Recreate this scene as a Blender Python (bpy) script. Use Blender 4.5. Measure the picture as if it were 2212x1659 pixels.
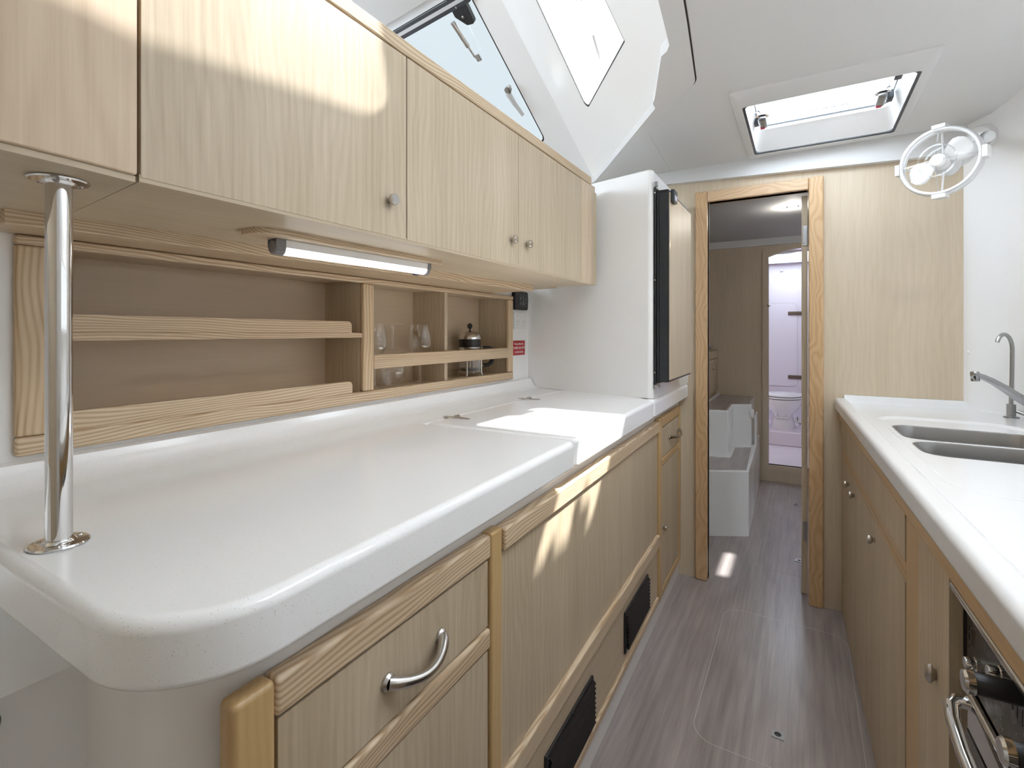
import bpy, bmesh, math, random
from mathutils import Vector, Matrix, Euler
from mathutils.geometry import tessellate_polygon

for _o in list(bpy.data.objects):
    bpy.data.objects.remove(_o, do_unlink=True)
random.seed(4)
scene = bpy.context.scene
COL = scene.collection
PI = math.pi
rad = math.radians

# ------------------------------------------------------------------ camera
cam_data = bpy.data.cameras.new('camera')
cam = bpy.data.objects.new('camera', cam_data)
COL.objects.link(cam)
cam_data.sensor_fit = 'HORIZONTAL'
cam_data.sensor_width = 36.0
cam_data.lens = 1074.0 / 2212.0 * 36.0
cam_data.shift_y = -(829.5 - 719.0) / 2212.0
cam_data.clip_start = 0.02
cam.location = (0.0, 0.0, 1.2)
cam.rotation_euler = (PI / 2, 0.0, math.atan(627.0 / 1074.0))
scene.camera = cam

# ------------------------------------------------------------------ light
world = bpy.data.worlds.new('hazy_sky')
scene.world = world
world.use_nodes = True
_bg = world.node_tree.nodes['Background']
_bg.inputs['Color'].default_value = (0.80, 0.90, 1.0, 1)
_bg.inputs['Strength'].default_value = 4.2
SUN = Vector((-0.56, -0.78, -1.0)).normalized()
sun_data = bpy.data.lights.new('sun', 'SUN')
sun_data.energy = 7.0
sun_data.angle = rad(0.9)
sun_data.color = (1.0, 0.985, 0.95)
sun = bpy.data.objects.new('sun', sun_data)
COL.objects.link(sun)
sun.rotation_euler = SUN.to_track_quat('-Z', 'Y').to_euler()
sun.location = (2, 4, 5)
vs = scene.view_settings
scene.display_settings.display_device = 'sRGB'
vs.view_transform = 'Standard'
vs.look = 'None'
vs.exposure = 1.34
vs.gamma = 1.0
vs.use_curve_mapping = False
scene.cycles.max_bounces = 14
scene.cycles.diffuse_bounces = 8
scene.cycles.transparent_max_bounces = 16
scene.cycles.caustics_reflective = False
scene.cycles.caustics_refractive = False
scene.cycles.sample_clamp_indirect = 6.0
scene.cycles.use_denoising = True


# ------------------------------------------------------------------ materials
def new_mat(name):
    m = bpy.data.materials.new(name)
    m.use_nodes = True
    nt = m.node_tree
    return m, nt, nt.nodes['Principled BSDF']


def plain(name, col, rough=0.5, metal=0.0, noise=0.0, nscale=40.0, coat=0.0, emit=0.0):
    m, nt, b = new_mat(name)
    b.inputs['Base Color'].default_value = (*col, 1)
    b.inputs['Roughness'].default_value = rough
    b.inputs['Metallic'].default_value = metal
    b.inputs['Coat Weight'].default_value = coat
    if emit:
        b.inputs['Emission Color'].default_value = (*col, 1)
        b.inputs['Emission Strength'].default_value = emit
    tc = nt.nodes.new('ShaderNodeTexCoord')
    n = nt.nodes.new('ShaderNodeTexNoise')
    n.inputs['Scale'].default_value = nscale
    n.inputs['Detail'].default_value = 3
    nt.links.new(tc.outputs['Object'], n.inputs['Vector'])
    if noise:
        r = nt.nodes.new('ShaderNodeMapRange')
        r.inputs['From Min'].default_value = 0.3
        r.inputs['From Max'].default_value = 0.7
        r.inputs['To Min'].default_value = max(0.0, rough - noise)
        r.inputs['To Max'].default_value = rough + noise
        nt.links.new(n.outputs['Fac'], r.inputs['Value'])
        nt.links.new(r.outputs['Result'], b.inputs['Roughness'])
    return m


def wood(name, axis, light, dark, fine=0.5, lines=0.0, freq=70.0, wander=0.02, rough=0.42, along=2.0, across=70.0, bias=0.0):
    """streaky wood: fine pores along the grain axis plus wandering growth lines"""
    m, nt, b = new_mat(name)
    N, L = nt.nodes, nt.links
    tc = N.new('ShaderNodeTexCoord')

    def mapped(al, ac):
        mp = N.new('ShaderNodeMapping')
        s = [ac, ac, ac]
        s['xyz'.index(axis)] = al
        mp.inputs['Scale'].default_value = s
        L.new(tc.outputs['Object'], mp.inputs['Vector'])
        return mp.outputs['Vector']

    def noise(vec, detail=5.0, rough_=0.6):
        n = N.new('ShaderNodeTexNoise')
        n.inputs['Scale'].default_value = 1.0
        n.inputs['Detail'].default_value = detail
        n.inputs['Roughness'].default_value = rough_
        L.new(vec, n.inputs['Vector'])
        return n.outputs['Fac']

    def math_(op, a, bb):
        n = N.new('ShaderNodeMath')
        n.operation = op
        for i, v in enumerate((a, bb)):
            if v is None:
                continue
            if isinstance(v, (int, float)):
                n.inputs[i].default_value = v
            else:
                L.new(v, n.inputs[i])
        return n.outputs[0]

    pores = noise(mapped(along * 2.2, across * 2.2), 4.0, 0.65)
    bands = noise(mapped(along * 0.35, across * 0.16), 3.0, 0.5)
    sep = N.new('ShaderNodeSeparateXYZ')
    L.new(tc.outputs['Object'], sep.inputs[0])
    x, y, z = sep.outputs
    if axis == 'z':
        c = math_('ADD', math_('MULTIPLY', x, 0.83), y)
    elif axis == 'y':
        c = math_('ADD', math_('MULTIPLY', x, 0.6), z)
    else:
        c = math_('ADD', math_('MULTIPLY', y, 0.6), z)
    wob = noise(mapped(along * 1.1, across * 0.09), 2.0, 0.5)
    c2 = math_('ADD', c, math_('MULTIPLY', wob, wander * 10))
    ln = math_('SINE', math_('MULTIPLY', c2, freq * 2 * PI), None)
    ln = math_('POWER', math_('MULTIPLY', math_('ADD', ln, 1.0), 0.5), 1.6)
    f = math_('ADD', math_('MULTIPLY', math_('SUBTRACT', pores, 0.5), fine * 1.6), math_('MULTIPLY', math_('SUBTRACT', bands, 0.5), fine * 1.4))
    f = math_('ADD', f, math_('MULTIPLY', ln, lines))
    f = math_('ADD', f, 0.35 + bias - lines * 0.25)
    f = N_clamp(nt, f)
    mx = N.new('ShaderNodeMix')
    mx.data_type = 'RGBA'
    mx.inputs['A'].default_value = (*light, 1)
    mx.inputs['B'].default_value = (*dark, 1)
    L.new(f, mx.inputs['Factor'])
    L.new(mx.outputs['Result'], b.inputs['Base Color'])
    b.inputs['Roughness'].default_value = rough
    bp = N.new('ShaderNodeBump')
    bp.inputs['Strength'].default_value = 0.06
    bp.inputs['Distance'].default_value = 0.001
    L.new(pores, bp.inputs['Height'])
    L.new(bp.outputs['Normal'], b.inputs['Normal'])
    return m


def N_clamp(nt, v):
    n = nt.nodes.new('ShaderNodeClamp')
    nt.links.new(v, n.inputs['Value'])
    return n.outputs[0]


def speckle(name, col, fleck):
    m, nt, b = new_mat(name)
    N, L = nt.nodes, nt.links
    tc = N.new('ShaderNodeTexCoord')
    n = N.new('ShaderNodeTexNoise')
    n.inputs['Scale'].default_value = 620.0
    n.inputs['Detail'].default_value = 1.0
    L.new(tc.outputs['Object'], n.inputs['Vector'])
    r = N.new('ShaderNodeValToRGB')
    r.color_ramp.elements[0].position = 0.70
    r.color_ramp.elements[0].color = (*col, 1)
    r.color_ramp.elements[1].position = 0.76
    r.color_ramp.elements[1].color = (*fleck, 1)
    L.new(n.outputs['Fac'], r.inputs['Fac'])
    L.new(r.outputs['Color'], b.inputs['Base Color'])
    b.inputs['Roughness'].default_value = 0.16
    b.inputs['Specular IOR Level'].default_value = 0.5
    return m


def clear(name, tint=(1, 1, 1), gloss=0.06, fresnel=False):
    """thin clear sheet: see-through with a faint mirror"""
    m = bpy.data.materials.new(name)
    m.use_nodes = True
    nt = m.node_tree
    N, L = nt.nodes, nt.links
    N.remove(N['Principled BSDF'])
    out = N['Material Output']
    t = N.new('ShaderNodeBsdfTransparent')
    t.inputs['Color'].default_value = (*tint, 1)
    gl = N.new('ShaderNodeBsdfGlossy')
    gl.inputs['Roughness'].default_value = 0.03
    gl.inputs['Color'].default_value = (1, 1, 1, 1)
    mx = N.new('ShaderNodeMixShader')
    mx.inputs['Fac'].default_value = gloss
    if fresnel:
        fr = N.new('ShaderNodeLayerWeight')
        fr.inputs['Blend'].default_value = 0.30
        mr = N.new('ShaderNodeMapRange')
        mr.inputs['To Min'].default_value = 0.04
        mr.inputs['To Max'].default_value = 0.75
        L.new(fr.outputs['Facing'], mr.inputs['Value'])
        L.new(mr.outputs['Result'], mx.inputs['Fac'])
    L.new(t.outputs[0], mx.inputs[1])
    L.new(gl.outputs[0], mx.inputs[2])
    L.new(mx.outputs[0], out.inputs['Surface'])
    return m


V_L, V_D = (0.595, 0.49, 0.355), (0.395, 0.308, 0.202)
M = {}
M['veneer'] = wood('ash_veneer', 'z', V_L, V_D, fine=0.85, lines=0.20, freq=60, wander=0.012)
M['veneer_y'] = wood('ash_veneer_long', 'y', V_L, V_D, fine=0.5, lines=0.06, freq=60, wander=0.012)
M['veneer_end'] = wood('ash_veneer_rosy', 'z', (0.66, 0.52, 0.37), (0.47, 0.34, 0.22), fine=0.6, lines=0.25, freq=22, wander=0.03)
M['bulkhead'] = wood('ash_bulkhead', 'z', (0.66, 0.555, 0.42), (0.50, 0.405, 0.285), fine=0.5, lines=0.12, freq=45, wander=0.014)
M['ash_z'] = wood('solid_ash_upright', 'z', (0.68, 0.535, 0.36), (0.44, 0.295, 0.16), fine=0.55, lines=0.6, freq=95, wander=0.008, rough=0.36)
M['ash_y'] = wood('solid_ash_rail', 'y', (0.71, 0.575, 0.41), (0.42, 0.28, 0.155), fine=0.55, lines=0.70, freq=170, wander=0.009, rough=0.36, along=1.5)
M['ash_x'] = wood('solid_ash_cross', 'x', (0.68, 0.50, 0.31), (0.48, 0.31, 0.16), fine=0.35, lines=0.42, freq=85, wander=0.012, rough=0.36, along=1.5)
M['honey_z'] = wood('honey_ash_upright', 'z', (0.60, 0.42, 0.21), (0.46, 0.29, 0.12), fine=0.3, lines=0.2, freq=90, wander=0.008, rough=0.34)
M['honey_y'] = wood('honey_ash_rail', 'y', (0.60, 0.42, 0.215), (0.45, 0.28, 0.12), fine=0.3, lines=0.25, freq=70, wander=0.010, rough=0.34)
M['frame_z'] = wood('door_ash_upright', 'z', (0.68, 0.47, 0.27), (0.47, 0.28, 0.13), fine=0.3, lines=0.42, freq=48, wander=0.022, rough=0.34, along=3.0)
M['frame_x'] = wood('door_ash_cross', 'x', (0.70, 0.50, 0.32), (0.49, 0.31, 0.17), fine=0.3, lines=0.42, freq=48, wander=0.022, rough=0.34, along=3.0)
M['shelf_back'] = wood('shelf_back_veneer', 'y', (0.64, 0.515, 0.37), (0.52, 0.40, 0.275), fine=0.35, lines=0.03, freq=60, wander=0.01)
M['floor'] = wood('grey_oak_vinyl', 'y', (0.43, 0.38, 0.362), (0.19, 0.160, 0.152), fine=0.85, lines=0.16, freq=11, wander=0.04, rough=0.28, along=1.1, across=26)
M['gel'] = plain('white_gelcoat', (0.86, 0.86, 0.86), 0.14, noise=0.03, nscale=6)
M['liner'] = plain('white_headliner', (0.72, 0.72, 0.72), 0.75, noise=0.05)
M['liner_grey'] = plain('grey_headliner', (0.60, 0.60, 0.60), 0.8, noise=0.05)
M['lilac'] = plain('pale_lilac_gelcoat', (0.74, 0.69, 0.75), 0.2, noise=0.03, nscale=6)
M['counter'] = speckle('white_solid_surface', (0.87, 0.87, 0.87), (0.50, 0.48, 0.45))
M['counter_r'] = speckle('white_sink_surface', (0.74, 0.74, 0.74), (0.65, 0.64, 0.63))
M['chrome'] = plain('polished_steel', (0.72, 0.71, 0.70), 0.06, 1.0)
M['nickel'] = plain('satin_nickel', (0.56, 0.535, 0.51), 0.22, 1.0)
M['brushed'] = plain('brushed_steel', (0.40, 0.40, 0.40), 0.30, 1.0)
M['black'] = plain('black_plastic', (0.012, 0.012, 0.014), 0.35, noise=0.05)
M['black_r'] = plain('black_rubber', (0.02, 0.02, 0.025), 0.55, noise=0.05)
M['gunmetal'] = plain('dark_grey_metal', (0.20, 0.195, 0.195), 0.25, 0.8)
M['slate'] = plain('dark_slate_plastic', (0.035, 0.042, 0.05), 0.4, noise=0.05)
M['grey'] = plain('grey_plastic', (0.20, 0.19, 0.19), 0.45, noise=0.05)
M['lgrey'] = plain('light_grey_plastic', (0.52, 0.52, 0.53), 0.4, noise=0.05)
M['white'] = plain('white_plastic', (0.82, 0.82, 0.82), 0.28)
M['tapsteel'] = plain('tap_steel', (0.42, 0.42, 0.43), 0.12, 1.0)
M['sock'] = plain('white_moulded_plastic', (0.74, 0.74, 0.74), 0.45, noise=0.04)
M['red'] = plain('red_enamel', (0.42, 0.008, 0.012), 0.3, noise=0.05)
M['redbit'] = plain('red_button', (0.50, 0.01, 0.05), 0.3, noise=0.05)
M['inkw'] = plain('white_ink', (0.80, 0.80, 0.80), 0.5, noise=0.02)
M['inkg'] = plain('grey_ink', (0.42, 0.42, 0.44), 0.5, noise=0.02)
M['lcd'] = plain('lilac_display', (0.55, 0.55, 0.72), 0.3, noise=0.02)
M['gap'] = plain('dark_gap_shade', (0.035, 0.026, 0.02), 0.8, noise=0.05)  # near-black stands in for the shade in seams and behind door gaps
M['seal'] = plain('pale_joint', (0.62, 0.60, 0.58), 0.35, noise=0.05)
M['canvas'] = plain('white_canvas', (0.80, 0.80, 0.79), 0.85, noise=0.05)
M['fabric'] = plain('grey_fabric', (0.42, 0.42, 0.44), 0.9, noise=0.05)
M['porcelain'] = plain('white_porcelain', (0.80, 0.80, 0.80), 0.10, noise=0.02)
M['bronze'] = plain('brown_hinge_metal', (0.16, 0.12, 0.10), 0.35, 0.6, noise=0.05)
M['lamp'] = plain('lamp_diffuser', (1.0, 0.97, 0.9), 0.5, noise=0.02, emit=6.0)
M['tube'] = plain('opal_tube', (0.93, 0.94, 0.95), 0.35, noise=0.03, emit=2.0)
M['pane'] = clear('window_pane', (0.300, 0.302, 0.296), 0.03)
M['pane_s'] = clear('smoked_pane', (0.64, 0.64, 0.64), 0.03)
M['pane_t'] = clear('lightly_tinted_pane', (0.40, 0.39, 0.375), 0.03)
M['pane_w'] = clear('skylight_pane', (0.98, 0.99, 1.0), 0.04)
def frosted(name, col):
    m = bpy.data.materials.new(name)
    m.use_nodes = True
    nt = m.node_tree
    nt.nodes.remove(nt.nodes['Principled BSDF'])
    t = nt.nodes.new('ShaderNodeBsdfTranslucent')
    t.inputs['Color'].default_value = (*col, 1)
    nt.links.new(t.outputs[0], nt.nodes['Material Output'].inputs['Surface'])
    return m


M['frost'] = frosted('frosted_acrylic', (0.95, 0.95, 0.95))
M['sailcloth'] = frosted('thin_white_sailcloth', (0.9, 0.9, 0.9))
M['crystal'] = clear('thin_glass', (0.985, 0.985, 0.985), 0.08, fresnel=True)
M['clearplast'] = clear('clear_plastic', (0.93, 0.94, 0.95), 0.10, fresnel=True)
M['ovenglass'] = plain('dark_oven_glass', (0.02, 0.018, 0.018), 0.08, noise=0.02)
M['ovenface'] = plain('dark_oven_fascia', (0.05, 0.046, 0.043), 0.28, 0.3, noise=0.05)
M['coffee'] = plain('dark_filter', (0.025, 0.02, 0.018), 0.3, noise=0.05)


# ------------------------------------------------------------------ mesh helpers
class MB:
    def __init__(self, mtx=None):
        self.bm = bmesh.new()
        self.M = mtx
        self.wn = False

    def _pt(self, p):
        p = Vector(p)
        return self.M @ p if self.M is not None else p

    def box(self, x0, x1, y0, y1, z0, z1, bev=0.0, seg=2):
        xs, ys, zs = sorted((x0, x1)), sorted((y0, y1)), sorted((z0, z1))
        tmp = bmesh.new()
        v = [tmp.verts.new((xs[i], ys[j], zs[k])) for i in (0, 1) for j in (0, 1) for k in (0, 1)]
        for f in ((0, 1, 3, 2), (4, 6, 7, 5), (0, 4, 5, 1), (2, 3, 7, 6), (0, 2, 6, 4), (1, 5, 7, 3)):
            tmp.faces.new([v[i] for i in f])
        if bev > 0:
            self.wn = True
            bev = min(bev, 0.49 * min(xs[1] - xs[0], ys[1] - ys[0], zs[1] - zs[0]))
            bmesh.ops.bevel(tmp, geom=tmp.edges[:], offset=bev, segments=seg, affect='EDGES', profile=0.5)
        self._merge(tmp)
        return self

    def _merge(self, tmp):
        tmp.verts.index_update()
        mp = {}
        for vv in tmp.verts:
            mp[vv.index] = self.bm.verts.new(self._pt(vv.co))
        for f in tmp.faces:
            try:
                self.bm.faces.new([mp[w.index] for w in f.verts])
            except ValueError:
                pass
        tmp.free()

    def prism(self, poly, z0, z1, bev_top=0.0, bev_bot=0.0, seg=3, top_z=None):
        """poly in xy, extruded between z0 and z1"""
        tmp = bmesh.new()
        n = len(poly)
        lo = [tmp.verts.new((p[0], p[1], z0)) for p in poly]
        hi = [tmp.verts.new((p[0], p[1], z1)) for p in poly]
        tmp.faces.new(list(reversed(lo)))
        tmp.faces.new(hi)
        for i in range(n):
            j = (i + 1) % n
            tmp.faces.new([lo[i], lo[j], hi[j], hi[i]])
        bmesh.ops.recalc_face_normals(tmp, faces=tmp.faces[:])
        if bev_top or bev_bot:
            self.wn = True
        if bev_top:
            e = [ed for ed in tmp.edges if all(abs(q.co.z - z1) < 1e-6 for q in ed.verts)]
            bmesh.ops.bevel(tmp, geom=e, offset=bev_top, segments=seg, affect='EDGES', profile=0.5)
        if bev_bot:
            e = [ed for ed in tmp.edges if all(abs(q.co.z - z0) < 1e-6 for q in ed.verts)]
            bmesh.ops.bevel(tmp, geom=e, offset=bev_bot, segments=seg, affect='EDGES', profile=0.5)
        self._merge(tmp)
        return self

    def plate(self, outer, holes, fn0, fn1):
        """flat plate with holes; fn0/fn1 map 2D to the two skins"""
        loops = [outer] + list(holes)
        pts = [p for l in loops for p in l]
        tris = tessellate_polygon([[Vector((p[0], p[1], 0)) for p in l] for l in loops])
        a = [self.bm.verts.new(self._pt(fn0(*p))) for p in pts]
        b = [self.bm.verts.new(self._pt(fn1(*p))) for p in pts]
        for t in tris:
            try:
                self.bm.faces.new([a[i] for i in t])
                self.bm.faces.new([b[i] for i in reversed(t)])
            except ValueError:
                pass
        k = 0
        for l in loops:
            n = len(l)
            for i in range(n):
                j = (i + 1) % n
                self.bm.faces.new([a[k + i], a[k + j], b[k + j], b[k + i]])
            k += n
        return self

    def tube(self, path, r, seg=14, cap=True):
        P = [Vector(p) for p in path]
        rs = r if isinstance(r, (list, tuple)) else [r] * len(P)
        rings = []
        up = None
        for i, p in enumerate(P):
            d = (P[min(i + 1, len(P) - 1)] - P[max(i - 1, 0)]).normalized()
            if up is None:
                up = d.orthogonal().normalized()
            up = (up - d * up.dot(d)).normalized()
            s = d.cross(up)
            rings.append([self.bm.verts.new(self._pt(p + (up * math.cos(2 * PI * k / seg) + s * math.sin(2 * PI * k / seg)) * rs[i])) for k in range(seg)])
        for i in range(len(P) - 1):
            for k in range(seg):
                self.bm.faces.new([rings[i][k], rings[i][(k + 1) % seg], rings[i + 1][(k + 1) % seg], rings[i + 1][k]])
        if cap:
            self.bm.faces.new(list(reversed(rings[0])))
            self.bm.faces.new(rings[-1])
        return self

    def lathe(self, prof, c=(0, 0, 0), axis=(0, 0, 1), seg=28, sx=1.0, sy=1.0, ref=None):
        """prof: list of (radius, height) along axis from c"""
        c = Vector(c)
        ax = Vector(axis).normalized()
        u = Vector(ref).normalized() if ref else ax.orthogonal().normalized()
        w = ax.cross(u)
        rings = []
        for r, h in prof:
            if r < 1e-6:
                rings.append([self.bm.verts.new(self._pt(c + ax * h))])
            else:
                rings.append([self.bm.verts.new(self._pt(c + ax * h + (u * math.cos(2 * PI * k / seg) * sx + w * math.sin(2 * PI * k / seg) * sy) * r)) for k in range(seg)])
        for i in range(len(rings) - 1):
            A, B = rings[i], rings[i + 1]
            for k in range(seg):
                q = (k + 1) % seg
                if len(A) == 1 and len(B) == 1:
                    continue
                if len(A) == 1:
                    self.bm.faces.new([A[0], B[q], B[k]])
                elif len(B) == 1:
                    self.bm.faces.new([A[k], A[q], B[0]])
                else:
                    self.bm.faces.new([A[k], A[q], B[q], B[k]])
        return self

    def torus(self, c, n, R, r, seg=56, rs=10, arc=None):
        c, n = Vector(c), Vector(n).normalized()
        u = n.orthogonal().normalized()
        w = n.cross(u)
        rings = []
        for i in range(seg):
            a = 2 * PI * i / seg
            d = u * math.cos(a) + w * math.sin(a)
            rings.append([self.bm.verts.new(self._pt(c + d * (R + r * math.cos(2 * PI * k / rs)) + n * r * math.sin(2 * PI * k / rs))) for k in range(rs)])
        for i in range(seg):
            for k in range(rs):
                self.bm.faces.new([rings[i][k], rings[(i + 1) % seg][k], rings[(i + 1) % seg][(k + 1) % rs], rings[i][(k + 1) % rs]])
        return self

    def loft(self, rows, close=False):
        """grid of points"""
        g = [[self.bm.verts.new(self._pt(p)) for p in row] for row in rows]
        for i in range(len(g) - 1):
            n = len(g[i])
            for k in range(n if close else n - 1):
                self.bm.faces.new([g[i][k], g[i][(k + 1) % n], g[i + 1][(k + 1) % n], g[i + 1][k]])
        return self

    def quad(self, *p):
        self.bm.faces.new([self.bm.verts.new(self._pt(q)) for q in p])
        return self

    def build(self, name, mat, parent=None, smooth=True, angle=35):
        bm = self.bm
        bmesh.ops.recalc_face_normals(bm, faces=bm.faces[:])
        me = bpy.data.meshes.new(name)
        bm.to_mesh(me)
        bm.free()
        me.materials.append(M[mat] if isinstance(mat, str) else mat)
        if smooth:
            me.shade_smooth()
            me.set_sharp_from_angle(angle=rad(angle))
        o = bpy.data.objects.new(name, me)
        COL.objects.link(o)
        if smooth and self.wn:
            w = o.modifiers.new('face_normals', 'WEIGHTED_NORMAL')
            w.keep_sharp = True
            w.weight = 80
        if parent is not None:
            o.parent = parent
            o.matrix_parent_inverse = ORIG[parent.name].inverted()
        ORIG[o.name] = Matrix.Identity(4)
        return o


ORIG = {}


def thing(name, label, cat, loc=(0, 0, 0), group=None, kind=None):
    o = bpy.data.objects.new(name, None)
    COL.objects.link(o)
    o.empty_display_size = 0.05
    o.location = loc
    ORIG[o.name] = Matrix.Translation(Vector(loc))
    tag(o, label, cat, group, kind)
    return o


def tag(o, label=None, cat=None, group=None, kind=None):
    if label:
        o['label'] = label
    if cat:
        o['category'] = cat
    if group:
        o['group'] = group
    if kind:
        o['kind'] = kind
    return o


def struct(o, label=None):
    o['kind'] = 'structure'
    if label:
        o['label'] = label
    return o


def rrect(x0, x1, y0, y1, r, seg=6):
    pts = []
    for cx, cy, a0 in ((x1 - r, y0 + r, -90), (x1 - r, y1 - r, 0), (x0 + r, y1 - r, 90), (x0 + r, y0 + r, 180)):
        for i in range(seg + 1):
            a = rad(a0 + 90 * i / seg)
            pts.append((cx + r * math.cos(a), cy + r * math.sin(a)))
    return pts


def round_poly(pts, r, seg=5):
    """round the corners of a polygon; r scalar or list"""
    out = []
    n = len(pts)
    for i in range(n):
        rr = r[i] if isinstance(r, (list, tuple)) else r
        p = Vector(pts[i][:2])
        a = Vector(pts[i - 1][:2]) - p
        b = Vector(pts[(i + 1) % n][:2]) - p
        if rr <= 0:
            out.append((p.x, p.y))
            continue
        a.normalize()
        b.normalize()
        ang = a.angle(b)
        t = rr / math.tan(ang / 2)
        c = p + (a + b).normalized() * (rr / math.sin(ang / 2))
        s, e = p + a * t, p + b * t
        a0 = math.atan2(*(s - c).yx)
        a1 = math.atan2(*(e - c).yx)
        while a1 - a0 > PI:
            a1 -= 2 * PI
        while a1 - a0 < -PI:
            a1 += 2 * PI
        for k in range(seg + 1):
            q = a0 + (a1 - a0) * k / seg
            out.append((c.x + rr * math.cos(q), c.y + rr * math.sin(q)))
    return out


def text_mesh(name, body, size, mat, parent, origin, xdir, ydir, align='LEFT', depth=0.0004, bold=0.0):
    """raised lettering as a mesh; xdir = reading direction, ydir = up"""
    cu = bpy.data.curves.new(name, 'FONT')
    cu.body = body
    cu.size = size
    cu.align_x = align
    cu.extrude = depth
    cu.offset = bold
    cu.resolution_u = 2
    tmp = bpy.data.objects.new('tmp_text', cu)
    COL.objects.link(tmp)
    dg = bpy.context.evaluated_depsgraph_get()
    me = bpy.data.meshes.new_from_object(tmp.evaluated_get(dg))
    bpy.data.objects.remove(tmp, do_unlink=True)
    X, Y = Vector(xdir).normalized(), Vector(ydir).normalized()
    Z = X.cross(Y)
    m4 = Matrix(((X.x, Y.x, Z.x, origin[0]), (X.y, Y.y, Z.y, origin[1]), (X.z, Y.z, Z.z, origin[2]), (0, 0, 0, 1)))
    me.transform(m4)
    me.materials.clear()
    me.materials.append(M[mat])
    o = bpy.data.objects.new(name, me)
    COL.objects.link(o)
    if parent is not None:
        o.parent = parent
        o.matrix_parent_inverse = ORIG[parent.name].inverted()
    ORIG[o.name] = Matrix.Identity(4)
    return o


# local frames: x' = outward offset, y' = along the run, z = up
LA = rad(1.15)
LEFT = Matrix.Translation((-0.465, 0.3, 0)) @ Matrix.Rotation(LA, 4, 'Z')        # +x' towards the aisle
RA = rad(2.0)
RIGHT = Matrix.Translation((0.155, 2.3, 0)) @ Matrix.Rotation(RA, 4, 'Z') @ Matrix.Scale(-1, 4, (1, 0, 0))  # +x' towards the aisle
BY = 2.563     # aft face of the bulkhead
CZ = 2.0       # galley ceiling

# ================================================================== SETTING
# floor with its inspection hatches
floor = struct(MB().box(-2.63, 0.95, -0.93, 4.60, -0.04, 0.0).build('floor', 'floor', smooth=False), 'grey oak vinyl floor of the galley aisle')


def ring_pull(c, parent, s=0.034):
    x, y = c
    p = MB().plate(rrect(x - s / 2, x + s / 2, y - s / 2, y + s / 2, 0.003), [[(x + 0.0095 * math.cos(-t * PI / 8), y + 0.0095 * math.sin(-t * PI / 8)) for t in range(16)]],
                   lambda a, b: (a, b, 0.0008), lambda a, b: (a, b, 0.003)).build('pull_plate', 'brushed', parent)
    MB().lathe([(0.0, 0.0009), (0.009, 0.0009), (0.0095, 0.0025)], (x, y, 0)).build('finger_hole', 'black', parent)
    return p


def floor_hatch(x0, x1, y0, y1, r, pull):
    h = MB().prism(rrect(x0, x1, y0, y1, r, 8), 0.0, 0.0007).build('floor_hatch', 'floor', floor, smooth=False)
    MB().plate(rrect(x0 - 0.0014, x1 + 0.0014, y0 - 0.0014, y1 + 0.0014, r + 0.0014, 8), [list(reversed(rrect(x0, x1, y0, y1, r, 8)))],
               lambda a, b: (a, b, 0.0), lambda a, b: (a, b, 0.0010)).build('edge_strip', 'seal', h, smooth=False)
    ring_pull(pull, h)


floor_hatch(-0.288, 0.152, 1.545, 2.352, 0.07, (-0.063, 1.68))
floor_hatch(-0.205, 0.34, 2.83, 3.235, 0.05, (-0.015, 3.02))
floor_hatch(-0.212, 0.34, 3.84, 4.40, 0.05, (-0.036, 4.0))

# galley ceiling with the skylight opening and an added one for fill light
SEAM = [(-0.20, -0.9), (-0.222, 0.6), (-0.242, 1.225), (-0.254, 1.343), (-0.288, 1.640), (-0.291, 1.652), (-0.299, 1.670), (-0.511, 1.965), (-0.836, 2.393), (-0.96, BY)]
HX0, HX1, HY0, HY1 = -0.185, 0.315, 1.915, 2.462
cpoly = SEAM + [(1.0, BY), (1.0, -0.9)]
ceil = MB().plate(cpoly, [rrect(HX0, HX1, HY0, HY1, 0.012, 3), rrect(-0.17, 0.38, 0.33, 1.29, 0.04, 4)], lambda a, b: (a, b, CZ), lambda a, b: (a, b, CZ + 0.05)).build('ceiling', 'liner', smooth=False)
struct(ceil, 'white lined ceiling over the galley aisle')
fill_win = struct(thing('added_skylight', 'unseen skylight added over the aft galley to brighten the aisle', 'window', (0.2, 0.3, CZ)), None)  # added out of view; its frosted pane spreads soft light over the aisle
_fp = MB()
_fp.quad(*[(a, b, CZ + 0.03) for a, b in ((-0.18, 0.32), (0.39, 0.32), (0.39, 1.30), (-0.18, 1.30))])
_fp.build('pane', M['frost'], fill_win, smooth=False)
struct(MB().plate([(-2.6, 0.0), (1.0, 0.0), (1.0, 2.05), (-0.2, 2.05), (-0.2, 2.62), (-2.6, 2.62)], [], lambda a, b: (a, -0.93, b), lambda a, b: (a, -0.90, b)).build('wall_aft', 'bulkhead', smooth=False), 'ash aft end of the galley')
struct(MB().plate([(-0.93, 0.0), (2.75, 0.0), (2.75, 2.66), (-0.93, 2.66)], [rrect(-0.5, 1.55, 1.86, 2.48, 0.08)], lambda a, b: (-2.60, a, b), lambda a, b: (-2.63, a, b)).build('wall_saloon_left', 'gel', smooth=False), 'white far side of the saloon')  # window hole is unseen, added to let more sky light into the saloon
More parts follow.
